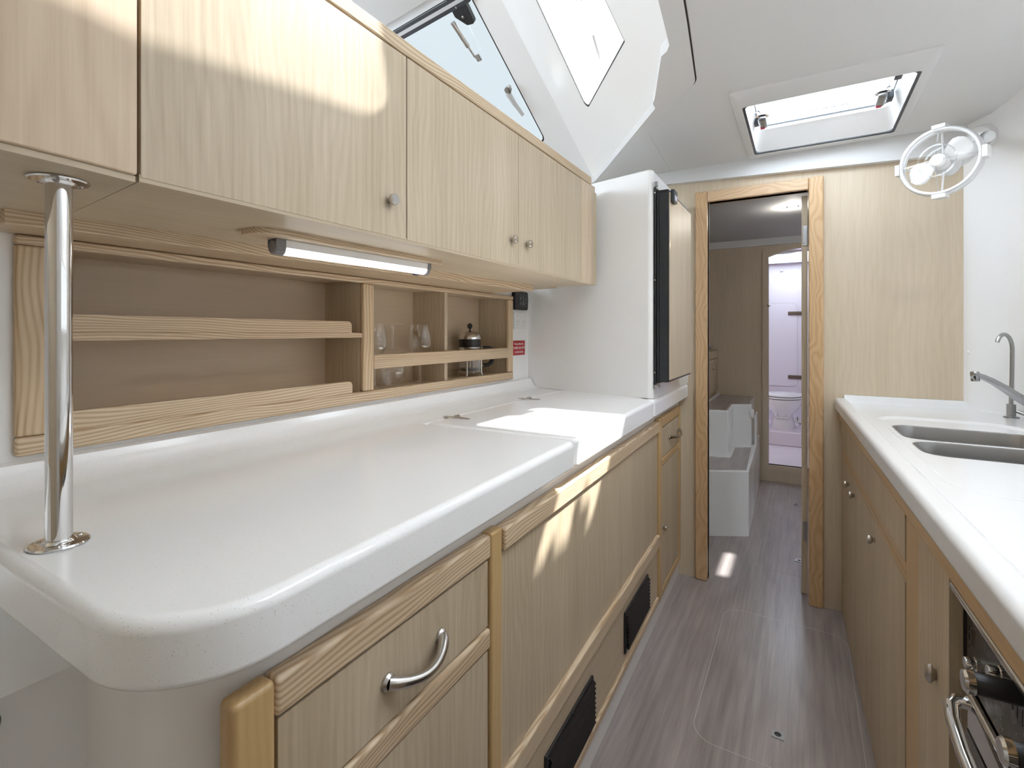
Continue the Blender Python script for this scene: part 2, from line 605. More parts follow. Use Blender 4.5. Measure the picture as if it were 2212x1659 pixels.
# joint between the ceiling panels and the dark gap along the moulding
MB().quad((-0.533, 1.995, CZ - 0.0006), (-0.531, 1.995, CZ - 0.0006), (-0.562, 2.53, CZ - 0.0006), (-0.564, 2.53, CZ - 0.0006)).build('panel_joint', 'lgrey', ceil, smooth=False)
gap = MB()
for i in range(len(SEAM) - 1):
    a, b = Vector(SEAM[i]), Vector(SEAM[i + 1])
    d = (b - a).normalized()
    n = Vector((-d.y, d.x))
    w = 0.0035 if i < 7 else 0.0018
    gap.quad((a.x - n.x * w * .5, a.y - n.y * w * .5, CZ - 0.001), (b.x - n.x * w * .5, b.y - n.y * w * .5, CZ - 0.001),
             (b.x + n.x * w, b.y + n.y * w, CZ - 0.001), (a.x + n.x * w, a.y + n.y * w, CZ - 0.001))
gap.build('shadow_gap', 'gap', ceil, smooth=False)

# moulded flange that turns up into the windscreen recess
RIDGE = [(-0.25, -0.9), (-0.272, 0.6), (-0.297, 1.20), (-0.317, 1.405), (-0.330, 1.432), (-0.350, 1.450), (-0.432, 1.70), (-0.448, 1.735), (-0.449, 1.775), (-0.807, 2.285), (-0.94, 2.47), (-1.06, BY)]
fl = list(SEAM)
fl = [(x - 0.003, y - 0.001) for x, y in fl]
fpoly = fl + list(reversed(RIDGE))
flange = MB()
flange.prism(fpoly, CZ - 0.006, CZ + 0.03, bev_bot=0.0)
flange = struct(flange.build('trim_1', 'liner', smooth=False), 'white moulded edge of the galley ceiling')

# raked windscreen panels A (front) and B (wrapped side)
G_ = Vector((0.1, 0.8, -0.55))
E1 = Vector((0.58, -0.81, 0.0))
NB = E1.cross(G_)
QB = Vector((-0.568, 1.987, 2.0))
C0 = Vector((-0.991, 2.231, 2.203))
NA = Vector((-1, 0.14, 0)).cross(G_)


def zB(x, y):
    return QB.z - (NB.x * (x - QB.x) + NB.y * (y - QB.y)) / NB.z


def zA(x, y):
    return C0.z - (NA.x * (x - C0.x) + NA.y * (y - C0.y)) / NA.z


W2 = round_poly([(-0.808, 2.032), (-0.509, 1.617), (-0.623, 1.21), (-0.865, 1.548)], [0.012, 0.006, 0.02, 0.02])
W3 = [(-0.19, 0.762), (-0.219, 0.858), (-0.277, 1.052), (-0.309, 1.164), (-0.317, 1.186), (-0.328, 1.199), (-0.340, 1.196), (-0.373, 1.128), (-0.392, 1.05), (-0.46, 0.85), (-0.33, 0.62)]
W1 = round_poly([(-1.182, 1.657), (-1.131, 2.284), (-2.10, 2.42), (-2.10, 1.786)], 0.03)
TOPC = (-1.075, 1.56)
wB = MB().plate([(-0.956, 2.509), (0.600, 0.335), (-0.2, 0.335), TOPC], [W2, W3], lambda a, b: (a, b, zB(a, b)), lambda a, b: (a, b, zB(a, b) + 0.010)).build('wall_windscreen_side', 'gel', smooth=False)
struct(wB, 'white raked side panel of the windscreen')
wA = MB().plate([(-0.956, 2.509), TOPC, (-2.6, 1.775), (-2.6, 2.74)], [W1], lambda a, b: (a, b, zA(a, b)), lambda a, b: (a, b, zA(a, b) + 0.010)).build('wall_windscreen_front', 'gel', smooth=False)
struct(wA, 'white raked front panel of the windscreen')
roof = MB().prism([(-2.6, 1.80), (-1.07, 1.585), (-0.19, 0.345), (-0.19, -0.9), (-2.6, -0.9)], 2.60, 2.66).build('ceiling_saloon', 'liner', smooth=False)
struct(roof, 'pale headliner of the saloon above the windscreen')
struct(MB().box(-0.2, -0.17, -0.9, 0.34, CZ, 2.62).build('wall_saloon_side', 'gel', smooth=False), 'white saloon side above the galley ceiling')


def pane(name, poly, zf, off, mat, parent):
    return MB().plate(poly, [], lambda a, b: (a, b, zf(a, b) + off), lambda a, b: (a, b, zf(a, b) + off + 0.004)).build(name, mat, parent, smooth=False)


def inset_poly(poly, d):
    c = sum((Vector(p) for p in poly), Vector((0, 0))) / len(poly)
    out = []
    for p in poly:
        v = Vector(p) - c
        out.append(tuple(c + v * (1 - d / v.length)))
    return out


def gasket(poly, zf, w, mat, parent, name='gasket', z0=0.0005, z1=0.0045):
    return MB().plate(inset_poly(poly, -0.0005), [list(reversed(inset_poly(poly, w)))], lambda a, b: (a, b, zf(a, b) + z0), lambda a, b: (a, b, zf(a, b) + z1)).build(name, mat, parent, smooth=False)


win2 = struct(thing('window_2', 'opening windscreen pane with gas strut above the overhead cabinet', 'window', (-1.5, 2.0, 2.3)), None)
pane('pane', W1, zA, 0.0045, 'pane', win2)
gasket(W1, zA, 0.007, 'black_r', win2)
win3 = struct(thing('window_3', 'fixed windscreen pane beside the galley ceiling', 'window', (-0.7, 1.6, 2.3)), None)
pane('pane', W2, zB, 0.0045, 'pane_t', win3)
gasket(W2, zB, 0.0025, 'black_r', win3)
win4 = struct(thing('window_4', 'side windscreen pane above the galley', 'window', (-0.37, 0.95, 2.4)), None)
pane('pane', W3, zB, 0.0045, 'pane_s', win4)
gasket(W3, zB, 0.0015, 'black_r', win4)

# fittings of the opening windscreen pane, held just below its glass
nA = NA.normalized()
if nA.z > 0:
    nA = -nA


def onA(x, y, d=0.0):
    return Vector((x, y, zA(x, y))) + nA * d


top_bar = MB()
for (a, b, w, d, m_) in ((0.0, 0.0, 0, 0, 0),):
    pass
bar = MB().plate([(-2.1, 1.790), (-1.182, 1.661), (-1.182, 1.695), (-2.1, 1.824)], [], lambda a, b: tuple(onA(a, b, 0.002)), lambda a, b: tuple(onA(a, b, 0.024))).build('frame_bar', 'black_r', win2, smooth=False)
MB().plate([(-2.1, 1.798), (-1.2, 1.672), (-1.2, 1.684), (-2.1, 1.810)], [], lambda a, b: tuple(onA(a, b, 0.024)), lambda a, b: tuple(onA(a, b, 0.0265))).build('bar_insert', 'lgrey', bar, smooth=False)
s0, s1 = onA(-1.290, 1.735, 0.045), onA(-1.275, 1.875, 0.03)
mid = s0.lerp(s1, 0.68)
strut = MB().tube([s0, mid], 0.0105).build('gas_strut', 'nickel', win2)
MB().tube([mid, s1], 0.0048).build('rod', 'nickel', strut)
MB().box(-0.014, 0.014, -0.016, 0.016, -0.004, 0.004, 0.003).build('strut_clip', 'chrome', win2)
bpy.data.objects['strut_clip'].matrix_parent_inverse = ORIG[win2.name].inverted() @ Matrix.Translation(onA(-1.268, 1.882, 0.02)) @ nA.to_track_quat('Z', 'Y').to_matrix().to_4x4()
hb = MB().prism(round_poly([(-1.285, 1.66), (-1.205, 1.66), (-1.205, 1.765), (-1.245, 1.765), (-1.285, 1.73)], 0.012), -0.02, 0.0).build('hinge_block', 'black', win2)
hb.data.transform(Matrix.Identity(4))
for v_ in hb.data.vertices:
    p_ = onA(v_.co.x, v_.co.y, -v_.co.z)
    v_.co = p_
for (x_, y_) in ((-1.255, 1.70), (-1.245, 1.735)):
    MB().lathe([(0, 0.002), (0.006, 0.0), (0.006, -0.004), (0, -0.004)], onA(x_, y_, 0.0235), tuple(nA), 12).build('rivet', 'nickel', hb)
# latch handle on the pane's inner edge
h0 = [onA(-1.178, 2.01, 0.02), onA(-1.200, 2.035, 0.025), onA(-1.190, 2.08, 0.028), onA(-1.172, 2.135, 0.03)]
lh = MB().tube([h0[0], h0[1]], 0.008, 10).build('latch', 'nickel', win2)
MB().tube([h0[1], h0[2], h0[3]], [0.014, 0.0115, 0.009], 8).build('latch_lever', 'lgrey', lh)
MB().lathe([(0, 0.003), (0.017, 0.0), (0.017, -0.012), (0, -0.012)], onA(-1.190, 2.022, 0.034), tuple(nA), 14).build('latch_boss', 'nickel', lh)

# white canvas hanging outside the fixed pane
cv = MB()
rows = []
for i in range(13):
    t = i / 12
    row = []
    for k in range(9):
        w = (k / 8 - 0.5)
        x = -0.72 + 0.16 * t * 0.2 + w * (0.085 - 0.03 * t) + 0.004 * math.sin(i * 1.7 + k)
        y = 1.42 + 0.46 * t + w * 0.05
        row.append((x, y, zB(x, y) + 0.14 - 0.04 * t + 0.012 * math.sin(k * 1.6 + i * 0.35)))
    rows.append(row)
cv.loft(rows)
cvo = cv.build('canvas_strap', 'sailcloth')
tag(cvo, 'folded white canvas strap lying outside the fixed windscreen pane', 'canvas strap')

# bulkhead, its doorway and ceiling fascia
DX0, DX1, DZ1 = -0.396, 0.024, 1.832
bul = MB().plate([(-2.6, 0), (DX0, 0), (DX0, DZ1), (DX1, DZ1), (DX1, 0), (0.545, 0), (0.545, 2.05), (-2.6, 2.05)], [], lambda a, b: (a, BY, b), lambda a, b: (a, BY + 0.035, b)).build('wall_front', 'bulkhead', smooth=False)
struct(bul, 'pale ash bulkhead at the end of the galley')
fas = MB().loft([[(-1.06, 2.532, 1.962), (0.56, 2.532, 1.893)], [(-1.06, 2.532, 2.004), (0.56, 2.532, 2.004)], [(-1.06, BY + .002, 2.004), (0.56, BY + .002, 2.004)], [(-1.06, BY + .002, 1.962), (0.56, BY + .002, 1.893)], [(-1.06, 2.532, 1.962), (0.56, 2.532, 1.893)]])
struct(fas.build('trim_2', 'liner', smooth=False), 'white fascia strip between bulkhead and ceiling')
door1 = struct(thing('door_1', 'ash framed doorway with the door folded open', 'door', (-0.19, BY, 0)), None)
MB().box(-0.452, DX0, 2.545, 2.612, 0, 1.884, 0.006, 3).build('jamb', 'frame_z', door1)
MB().box(DX1, 0.080, 2.545, 2.612, 0, 1.884, 0.006, 3).build('jamb', 'frame_z', door1)
MB().box(DX0 + 0.0004, DX1 - 0.0004, 2.546, 2.612, DZ1, 1.8835, 0.005, 3).build('header', 'frame_x', door1)
leaf = MB().box(-0.003, 0.021, 2.618, 3.02, 0.018, 1.822, 0.002).build('door_leaf', 'veneer', door1)
for z_ in (0.30, 1.64):
    MB().box(0.0015, 0.0205, 2.6145, 2.6185, z_ - 0.045, z_ + 0.045, 0.001).build('hinge', 'brushed', leaf)
    for dz in (-0.032, 0.032):
        MB().lathe([(0, 0.001), (0.003, 0.0006), (0.003, 0)], (0.010, 2.6145, z_ + dz), (0, -1, 0), 10).build('hinge_screw', 'nickel', leaf)

# hull side on the right
PLAN = [(0.541, 2.575), (0.545, 2.555), (0.560, 2.53), (0.590, 2.50), (0.640, 2.45), (0.680, 2.36), (0.70, 2.2), (0.715, 1.9), (0.735, 1.2), (0.755, 0.2), (0.765, -0.9)]
hull = MB()
rows = []
for z, dx in ((0.86, 0.02), (0.93, 0.0), (1.2, 0.004), (1.45, 0.0), (1.62, -0.008), (1.75, -0.012), (1.86, -0.018), (1.94, -0.03), (1.985, -0.05), (2.005, -0.075)):
    rows.append([(x + dx * min(1.0, max(0.0, (2.56 - y) * 6)), y, z) for x, y in PLAN])
for i_ in range(len(rows) - 1):
    for k_ in range(len(PLAN) - 1):
        if i_ == 2 and k_ in (7, 8):          # opening for the added portlight's side light
            continue
        hull.quad(rows[i_][k_], rows[i_][k_ + 1], rows[i_ + 1][k_ + 1], rows[i_ + 1][k_])
bmesh.ops.remove_doubles(hull.bm, verts=hull.bm.verts[:], dist=1e-5)
hullo = hull.build('wall_right', 'gel', angle=60)
fill_port = struct(thing('added_portlight', 'unseen long portlight added in the hull side to light the aisle', 'window', (0.75, 1.0, 1.32)), None)  # added beyond the frame to throw side light on the left fronts
MB().plate([(0.2, 1.2), (1.9, 1.2), (1.9, 1.45), (0.2, 1.45)], [], lambda a, b: (0.802, a, b), lambda a, b: (0.808, a, b)).build('pane', 'pane_t', fill_port, smooth=False)
MB().plate([(0.2, 1.2), (1.9, 1.2), (1.9, 1.45), (0.2, 1.45)], [[(0.215, 1.212), (1.885, 1.212), (1.885, 1.438), (0.215, 1.438)]], lambda a, b: (0.70, a, b), lambda a, b: (0.802, a, b)).build('reveal', 'gel', fill_port, smooth=False)
struct(hullo, 'white moulded hull side behind the sink')
struct(MB().plate([(-0.93, 0.0), (2.6, 0.0), (2.6, 2.04), (-0.93, 2.04)], [[(0.2, 1.2), (1.9, 1.2), (1.9, 1.45), (0.2, 1.45)]], lambda a, b: (0.80, a, b), lambda a, b: (0.84, a, b)).build('wall_right_outer', 'gel', smooth=False), 'white hull side outside the galley lockers')
for (x_, y_, z_) in ((0.553, 2.545, 1.125), (0.695, 2.27, 1.125)):
    MB().lathe([(0.0, 0.005), (0.006, 0.004), (0.008, 0.0), (0.0, -0.004)], (x_, y_, z_), (-1, -0.3, 0), 12).build('screw_cap', 'white', hullo)

# left wall with the opening for the shelf recess
lw = MB().plate([(-0.9, 0.9), (2.2, 0.9), (2.2, 1.42), (-0.9, 1.42)], [[(0.30, 1.012), (1.86, 1.012), (1.86, 1.35), (0.30, 1.35)]], lambda a, b: (-1.10, a, b), lambda a, b: (-1.115, a, b)).build('wall_left', 'gel', smooth=False)
struct(lw, 'white wall behind the counter')

# ================================================================== FORE CABIN AND HEAD
FY = 4.526
cc = MB().plate([(-1.5, BY + 0.03), (0.95, BY + 0.03), (0.95, FY + 0.03), (-1.5, FY + 0.03)], [rrect(0.740, 0.805, 4.18, 4.50, 0.012)], lambda a, b: (a, b, 1.965), lambda a, b: (a, b, 2.01)).build('ceiling_cabin', 'liner_grey', smooth=False)
struct(cc, 'grey headliner of the cabin beyond the doorway')
arch = [(-0.236, 0.135), (0.36, 0.135), (0.36, 1.80)]
arch += [(0.36 - 0.596 * k / 12, 1.80 + 0.078 * math.sin(PI * (0.06 + 0.88 * k / 12))) for k in range(13)]
arch += [(-0.236, 1.80)]
fw_ = MB().plate([(-1.5, 0), (0.95, 0), (0.95, 2.0), (-1.5, 2.0)], [arch], lambda a, b: (a, FY, b), lambda a, b: (a, FY + 0.03, b)).build('wall_cabin_far', 'bulkhead', smooth=False)
struct(fw_, 'ash panelled end wall of the cabin beyond')
struct(MB().box(-1.5, 0.95, FY - 0.02, FY + 0.001, 1.908, 1.966).build('trim_3', 'liner', smooth=False), 'white strip above the cabin end wall')
struct(MB().box(0.90, 0.95, BY + .03, FY, 0, 2.0).build('wall_cabin_right', 'gel', smooth=False), 'white side of the cabin beyond')
struct(MB().box(-1.5, -1.46, BY + .03, FY, 0, 2.0).build('wall_cabin_left', 'veneer', smooth=False), 'ash side of the cabin beyond')

door2 = struct(thing('door_2', 'arched ash frame of the toilet compartment', 'door', (0.05, FY, 0.1)), None)
outer = [(-0.280, 0.095), (0.40, 0.095), (0.40, 1.86)] + [(0.40 - 0.68 * k / 12, 1.86 + 0.075 * math.sin(PI * (0.08 + 0.84 * k / 12))) for k in range(13)] + [(-0.280, 1.86)]
MB().plate(outer, [list(reversed(arch))], lambda a, b: (a, FY - 0.014, b), lambda a, b: (a, FY + 0.034, b)).build('arch_frame', 'bulkhead', door2, smooth=False)
MB().lathe([(0, 0.012), (0.010, 0.008), (0.012, 0.0)], (-0.234, FY - 0.014, 1.42), (0, -1, 0), 14).build('catch', 'nickel', door2)

HC = 1.935
hd = MB()
hd.box(-0.75, 0.55, FY + 0.03, 6.05, 0.05, 0.135)
struct(hd.build('floor_head', 'lilac', smooth=False), 'white shower tray of the toilet compartment')
struct(MB().box(-0.75, 0.55, 5.333, 6.05, 0.135, 0.267, 0.012, 3).build('floor_plinth', 'lilac'), 'white raised plinth under the toilet')
hw = MB().box(-0.75, 0.55, 6.0, 6.05, 0.05, 2.0).build('wall_head_back', 'lilac', smooth=False)
struct(hw, 'white back wall of the toilet compartment')
struct(MB().box(-0.78, -0.75, FY + .03, 6.05, 0.05, 2.0).build('wall_head_left', 'lilac', smooth=False), 'white left side of the toilet compartment')
struct(MB().box(0.55, 0.58, FY + .03, 6.05, 0.05, 2.0).build('wall_head_right', 'lilac', smooth=False), 'white right side of the toilet compartment')
hc = MB().plate([(-0.78, FY + .03), (0.58, FY + .03), (0.58, 6.05), (-0.78, 6.05)], [rrect(-0.36, 0.10, 5.14, 5.90, 0.04)], lambda a, b: (a, b, HC), lambda a, b: (a, b, HC + 0.04)).build('ceiling_head', 'lilac', smooth=False)
struct(hc, 'white ceiling of the toilet compartment')
win5 = struct(thing('window_5', 'bright deck hatch over the toilet compartment', 'window', (0, 5.5, HC)), None)
MB().plate(rrect(-0.36, 0.10, 5.14, 5.90, 0.04), [], lambda a, b: (a, b, HC + 0.03), lambda a, b: (a, b, HC + 0.036)).build('pane', 'pane_w', win5, smooth=False)
MB().plate(rrect(-0.375, 0.115, 5.125, 5.915, 0.05), [list(reversed(rrect(-0.345, 0.085, 5.155, 5.885, 0.035)))], lambda a, b: (a, b, HC - 0.008), lambda a, b: (a, b, HC + 0.03)).build('frame', 'lgrey', win5, smooth=False)
MB().lathe([(0.12, 0), (0.12, 0.012), (0.0, 0.02)], (-0.16, 5.45, HC + 0.038), (0, 0, 1), 28).build('vent_disc', 'lgrey', win5)
win6 = struct(thing('window_6', 'narrow unseen deck hatch shaped for the sun patch beyond the doorway', 'window', (0.7, 4.15, 1.97)), None)  # unseen slot, sized to cast the sun patch on the cabin floor
MB().plate(rrect(0.740, 0.805, 4.18, 4.50, 0.012), [], lambda a, b: (a, b, 1.995), lambda a, b: (a, b, 2.0)).build('pane', 'pane_w', win6, smooth=False)

# toilet
T = thing('toilet', 'white marine toilet with closed lid', 'toilet', (-0.165, 5.6, 0.267))
tc_ = (-0.165, 5.60)
MB().lathe([(0.105, 0.267), (0.105, 0.29), (0.098, 0.33), (0.088, 0.37), (0.08, 0.385)], (tc_[0], tc_[1] + 0.02, 0), (0, 0, 1), 28, 1.0, 1.25, (1, 0, 0)).build('pedestal', 'porcelain', T)
bw = MB()
bw.lathe([(0.075, 0.38), (0.085, 0.41), (0.125, 0.45), (0.155, 0.50), (0.168, 0.545), (0.170, 0.56), (0.0, 0.562)], (tc_[0], tc_[1] - 0.03, 0), (0, 0, 1), 32, 1.0, 1.28, (1, 0, 0))
bw.build('bowl', 'porcelain', T)
for z0, rr, nm in ((0.566, 0.176, 'seat'), (0.588, 0.172, 'lid')):
    MB().lathe([(0.0, z0), (rr - 0.006, z0), (rr, z0 + 0.006), (rr - 0.004, z0 + 0.014), (rr - 0.03, z0 + 0.018), (0.0, z0 + 0.022)], (tc_[0], tc_[1] - 0.02, 0), (0, 0, 1), 32, 1.0, 1.30, (1, 0, 0)).build(nm, 'porcelain', T)
nk = MB()
for dx in (-0.05, 0.0, 0.05):
    nk.box(tc_[0] + dx - 0.006, tc_[0] + dx + 0.006, tc_[1] - 0.13, tc_[1] - 0.07, 0.375, 0.44, 0.003)
nk.box(tc_[0] - 0.068, tc_[0] + 0.068, tc_[1] - 0.125, tc_[1], 0.37, 0.385, 0.004)
nk.build('bowl_bracket', 'porcelain', T)
for dx in (-0.028, 0.028):
    MB().lathe([(0, 0.012), (0.008, 0.01), (0.010, 0), (0, 0)], (tc_[0] + dx, tc_[1] - 0.10, 0.386), (0, -0.4, 1), 8).build('bolt', 'brushed', T)
MB().tube([(tc_[0] + 0.10, tc_[1], 0.35), (tc_[0] + 0.15, tc_[1] - 0.01, 0.335), (tc_[0] + 0.22, tc_[1], 0.35), (tc_[0] + 0.26, tc_[1] + 0.06, 0.42), (tc_[0] + 0.27, tc_[1] + 0.1, 0.50)], 0.024, 12).build('waste_hose', 'porcelain', T)
for (dx, dz) in ((0.105, 0.365), (0.125, 0.335)):
    MB().torus((tc_[0] + dx + 0.02, tc_[1] - 0.005, dz - 0.01), (1, 0, 0), 0.024, 0.004, 20, 6).build('hose_clip', 'bronze', T)

# locker door let into the head's back wall
LD = thing('wall_locker_door', 'white rounded locker door with brown hinges behind the toilet', 'locker door', (-0.3, 6.0, 0.64))
MB().plate(rrect(-0.62, -0.047, 0.64, 1.512, 0.05), [], lambda a, b: (a, 5.994, b), lambda a, b: (a, 6.0, b)).build('door_panel', 'lilac', LD, smooth=False)
MB().plate(rrect(-0.626, -0.041, 0.634, 1.518, 0.055), [list(reversed(rrect(-0.62, -0.047, 0.64, 1.512, 0.05)))], lambda a, b: (a, 5.9975, b), lambda a, b: (a, 6.0, b)).build('joint', 'lgrey', LD, smooth=False)
for z_ in (0.735, 1.405):
    MB().box(-0.13, 0.03, 5.985, 5.998, z_ - 0.02, z_ + 0.02, 0.006).build('hinge', 'bronze', LD)
MB().lathe([(0.0, 0.006), (0.02, 0.0), (0.02, -0.01)], (-0.19, 5.98, 1.86), (0, -1, 0), 3).build('robe_hook', 'white', hw)

# steps up to the berth
ST = thing('cabin_steps', 'white moulded steps with dark grey treads through the doorway', 'steps', (-0.5, 3.5, 0))
lowp = [(-0.612, 3.051), (-0.272, 3.235), (-0.297, 4.45), (-0.612, 4.45)]
upp = [(-0.612, 3.474), (-0.418, 3.525), (-0.428, 3.855), (-0.312, 3.925), (-0.336, 4.43), (-0.612, 4.43)]
MB().prism(round_poly(lowp, [0, 0.02, 0, 0]), 0, 0.385, bev_top=0.008).build('lower_step', 'gel', ST)
MB().prism(round_poly(upp, [0, 0.012, 0.012, 0.02, 0, 0]), 0.385, 0.69, bev_top=0.008).build('upper_step', 'gel', ST)
MB().prism([(-0.604, 3.076), (-0.288, 3.25), (-0.310, 3.905), (-0.409, 3.845), (-0.402, 3.515), (-0.604, 3.46)], 0.384, 0.387).build('tread', 'floor', ST, smooth=False)
MB().prism([(-0.585, 3.503), (-0.432, 3.545), (-0.442, 3.875), (-0.328, 3.94), (-0.348, 4.415), (-0.585, 4.415)], 0.689, 0.692).build('tread', 'floor', ST, smooth=False)
MB().box(-0.60, -0.588, 3.44, 4.43, 0.69, 0.705, 0.003).build('rim', 'gel', ST)
MB().lathe([(0.0, 0.02), (0.03, 0.018), (0.036, 0.008), (0.036, 0.0)], (-0.318, 3.94, 0.62), (1, -0.05, 0), 20).build('round_vent', 'white', ST)
MB().prism([(-0.300, 4.02), (-0.288, 4.02), (-0.293, 4.22), (-0.305, 4.22)], 0.06, 0.60, bev_top=0.004).build('side_rib', 'gel', ST)

# locker under the berth and its cushion
BL = thing('berth_locker', 'ash fronted berth locker above the cabin steps', 'locker', (-0.9, 4.0, 0))
MB().box(-1.45, -0.633, 3.2, FY - .002, 0.0, 1.045).build('body', 'veneer', BL, smooth=False)
lf = MB().box(-0.632, -0.620, 3.35, FY - .01, 0.72, 0.985, 0.002).build('front', 'veneer', BL)
MB().box(-0.632, -0.618, 3.35, FY - .01, 0.992, 1.052, 0.003).build('fiddle', 'veneer_y', BL)
MB().lathe([(0, 0.014), (0.010, 0.011), (0.012, 0.004), (0.005, 0.0)], (-0.62, 4.26, 0.915), (1, 0, 0), 14).build('knob', 'nickel', lf)
cu = MB().box(-1.40, -0.66, 3.2, FY - .05, 1.047, 1.115, 0.03, 4).build('berth_cushion', 'fabric')
tag(cu, 'grey cushion on the berth locker beyond the doorway', 'cushion')

# cabin downlight
DL = thing('downlight', 'small round chrome rimmed ceiling light beyond the doorway', 'light', (-0.05, 3.45, 1.965))
MB().lathe([(0.024, -0.001), (0.033, -0.004), (0.036, -0.002), (0.036, 0.0)], (-0.05, 3.45, 1.965)).build('rim', 'chrome', DL)
MB().lathe([(0.0, -0.002), (0.025, -0.002)], (-0.05, 3.45, 1.965)).build('diffuser', 'lamp', DL)
_l = bpy.data.lights.new('downlight_bulb', 'POINT')
_l.energy = 1.2
_l.color = (1.0, 0.95, 0.86)
_l.shadow_soft_size = 0.02
_lo = bpy.data.objects.new('downlight_bulb', _l)
COL.objects.link(_lo)
_lo.location = (-0.05, 3.45, 1.93)
_lo.parent = DL
_lo.matrix_parent_inverse = ORIG[DL.name].inverted()

# galley ceiling lights; the one over the oven is added unseen for brightness
for (x_, y_, lab_) in ((0.425, 1.578, 'small round ceiling light over the sink counter'), (0.420, 0.700, 'small round ceiling light added unseen over the oven for brightness')):
    dl = thing('downlight', lab_, 'light', (x_, y_, CZ))
    MB().lathe([(0.024, -0.001), (0.033, -0.005), (0.037, -0.003), (0.037, 0.0)], (x_, y_, CZ)).build('rim', 'chrome', dl)
    MB().lathe([(0.0, -0.002), (0.025, -0.002)], (x_, y_, CZ)).build('diffuser', 'lamp', dl)
    l_ = bpy.data.lights.new('downlight_bulb', 'SPOT')
    l_.energy = 3.2
    l_.spot_size = rad(150)
    l_.spot_blend = 0.6
    l_.color = (0.96, 0.98, 1.0)
    l_.shadow_soft_size = 0.03
    lo = bpy.data.objects.new('downlight_bulb', l_)
    COL.objects.link(lo)
    lo.location = (x_, y_, CZ - 0.02)
    lo.parent = dl
    lo.matrix_parent_inverse = ORIG[dl.name].inverted()

# ================================================================== CEILING SKYLIGHT
win1 = struct(thing('window_1', 'framed skylight in the galley ceiling with two catches', 'window', (0.07, 2.2, CZ)), None)
_sr = MB()
_sr.loft([[(a, b, CZ - h) for a, b in rrect(-0.212 + i_, 0.342 - i_, 1.79 + i_, 2.495 - i_, 0.012, 4)] for i_, h in ((0.0, -0.0005), (0.0, 0.005), (0.006, 0.010))] + [[(a, b, CZ - h) for a, b in rrect(HX0 + .001, HX1 - .001, HY0 + .001, HY1 - .001, 0.012, 4)] for h in (0.010, -0.01)], close=True)
_sr.build('surround', 'liner', win1, angle=50)
MB().plate(rrect(HX0, HX1, HY0, HY1, 0.012, 3), [list(reversed(rrect(HX0 + .010, HX1 - .010, HY0 + .010, HY1 - .012, 0.018, 4)))], lambda a, b: (a, b, CZ - 0.006), lambda a, b: (a, b, CZ + 0.012)).build('dark_seal', 'slate', win1, smooth=False)
# white sloping liner between seal and glass
x0, x1, y0, y1 = HX0 + .010, HX1 - .010, HY0 + .010, HY1 - .012
lo_ = rrect(x0, x1, y0, y1, 0.03, 5)
md_ = rrect(x0 + .012, x1 - .014, y0 + .012, y1 - .070, 0.035, 5)
hi_ = rrect(x0 + .016, x1 - .020, y0 + .016, y1 - .095, 0.03, 5)
sl = MB()
sl.loft([[(a, b, CZ - 0.002) for a, b in lo_], [(a, b, CZ + 0.050) for a, b in md_], [(a, b, CZ + 0.060) for a, b in hi_], [(a, b, CZ + 0.078) for a, b in hi_]], close=True)
sl.build('liner', 'white', win1)
MB().plate(hi_, [], lambda a, b: (a, b, CZ + 0.078), lambda a, b: (a, b, CZ + 0.086)).build('pane', 'pane_w', win1, smooth=False)
MB().plate(rrect(x0 + .010, x1 - .012, y0 + .010, y1 - .088, 0.03, 5), [list(reversed(rrect(x0 + .019, x1 - .023, y0 + .019, y1 - .0985, 0.03, 5)))], lambda a, b: (a, b, CZ + 0.072), lambda a, b: (a, b, CZ + 0.0775)).build('pane_edge', 'slate', win1, smooth=False)
for k, xx in enumerate((-0.135, 0.245)):
    yy = 2.205
    sgn = -1 if k == 0 else 1
    lt = MB().box(xx - 0.014, xx + 0.014, yy - 0.045, yy + 0.055, CZ + 0.028, CZ + 0.048, 0.008, 3).build('catch_handle', 'gunmetal', win1)
    MB().lathe([(0.0, 0.03), (0.018, 0.028), (0.024, 0.018), (0.024, 0.0), (0.0, 0.0)], (xx, yy - 0.03, CZ + 0.046), (0, 0, 1), 20).build('catch_boss', 'chrome', lt)
    MB().box(xx - 0.012, xx + 0.006, yy + 0.036, yy + 0.056, CZ + 0.0262, CZ + 0.040, 0.003).build('red_button', 'redbit', lt)
    MB().box(xx + sgn * 0.016, xx + sgn * 0.036, yy - 0.005, yy + 0.04, CZ + 0.035, CZ + 0.066, 0.004).build('catch_keeper', 'slate', win1)
MB().box(0.262, 0.285, 2.04, 2.075, CZ + 0.04, CZ + 0.075, 0.004).build('stay_bracket', 'slate', win1)
text_mesh('warning_lettering', 'DO NOT OPEN AT SEA', 0.0155, 'slate', win1, (-0.01, 2.296, CZ + 0.0770), (1, 0, 0), (0, -1, 0), depth=0.0002, bold=0.0007)

# ================================================================== LEFT RUN: BASE, COUNTER, CABINETS
def LF(off, s):
    v = LEFT @ Vector((off, s, 0))
    return (v.x, v.y)


base_poly = [(-1.12, 0.252), LF(-0.022, -0.052), LF(-0.022, 2.262), (-1.12, 2.555)]
base_poly = round_poly(base_poly, [0, 0.11, 0, 0], 10)
gb = MB().prism(base_poly, 0.0, 0.885).build('galley_base_moulding', 'gel')
tag(gb, 'glossy white moulded base under the long counter', 'base unit')
st = MB().box(-1.5, -0.716, -0.88, 0.2500, 0.0, 0.822).build('side_ledge', 'gel')
tag(st, 'white moulded ledge below the rounded counter end', 'ledge')
MB().lathe([(0, 0.008), (0.014, 0.006), (0.017, 0.0)], (-0.716, 0.161, 0.800), (1, 0, 0), 18).build('black_cap', 'black', st)

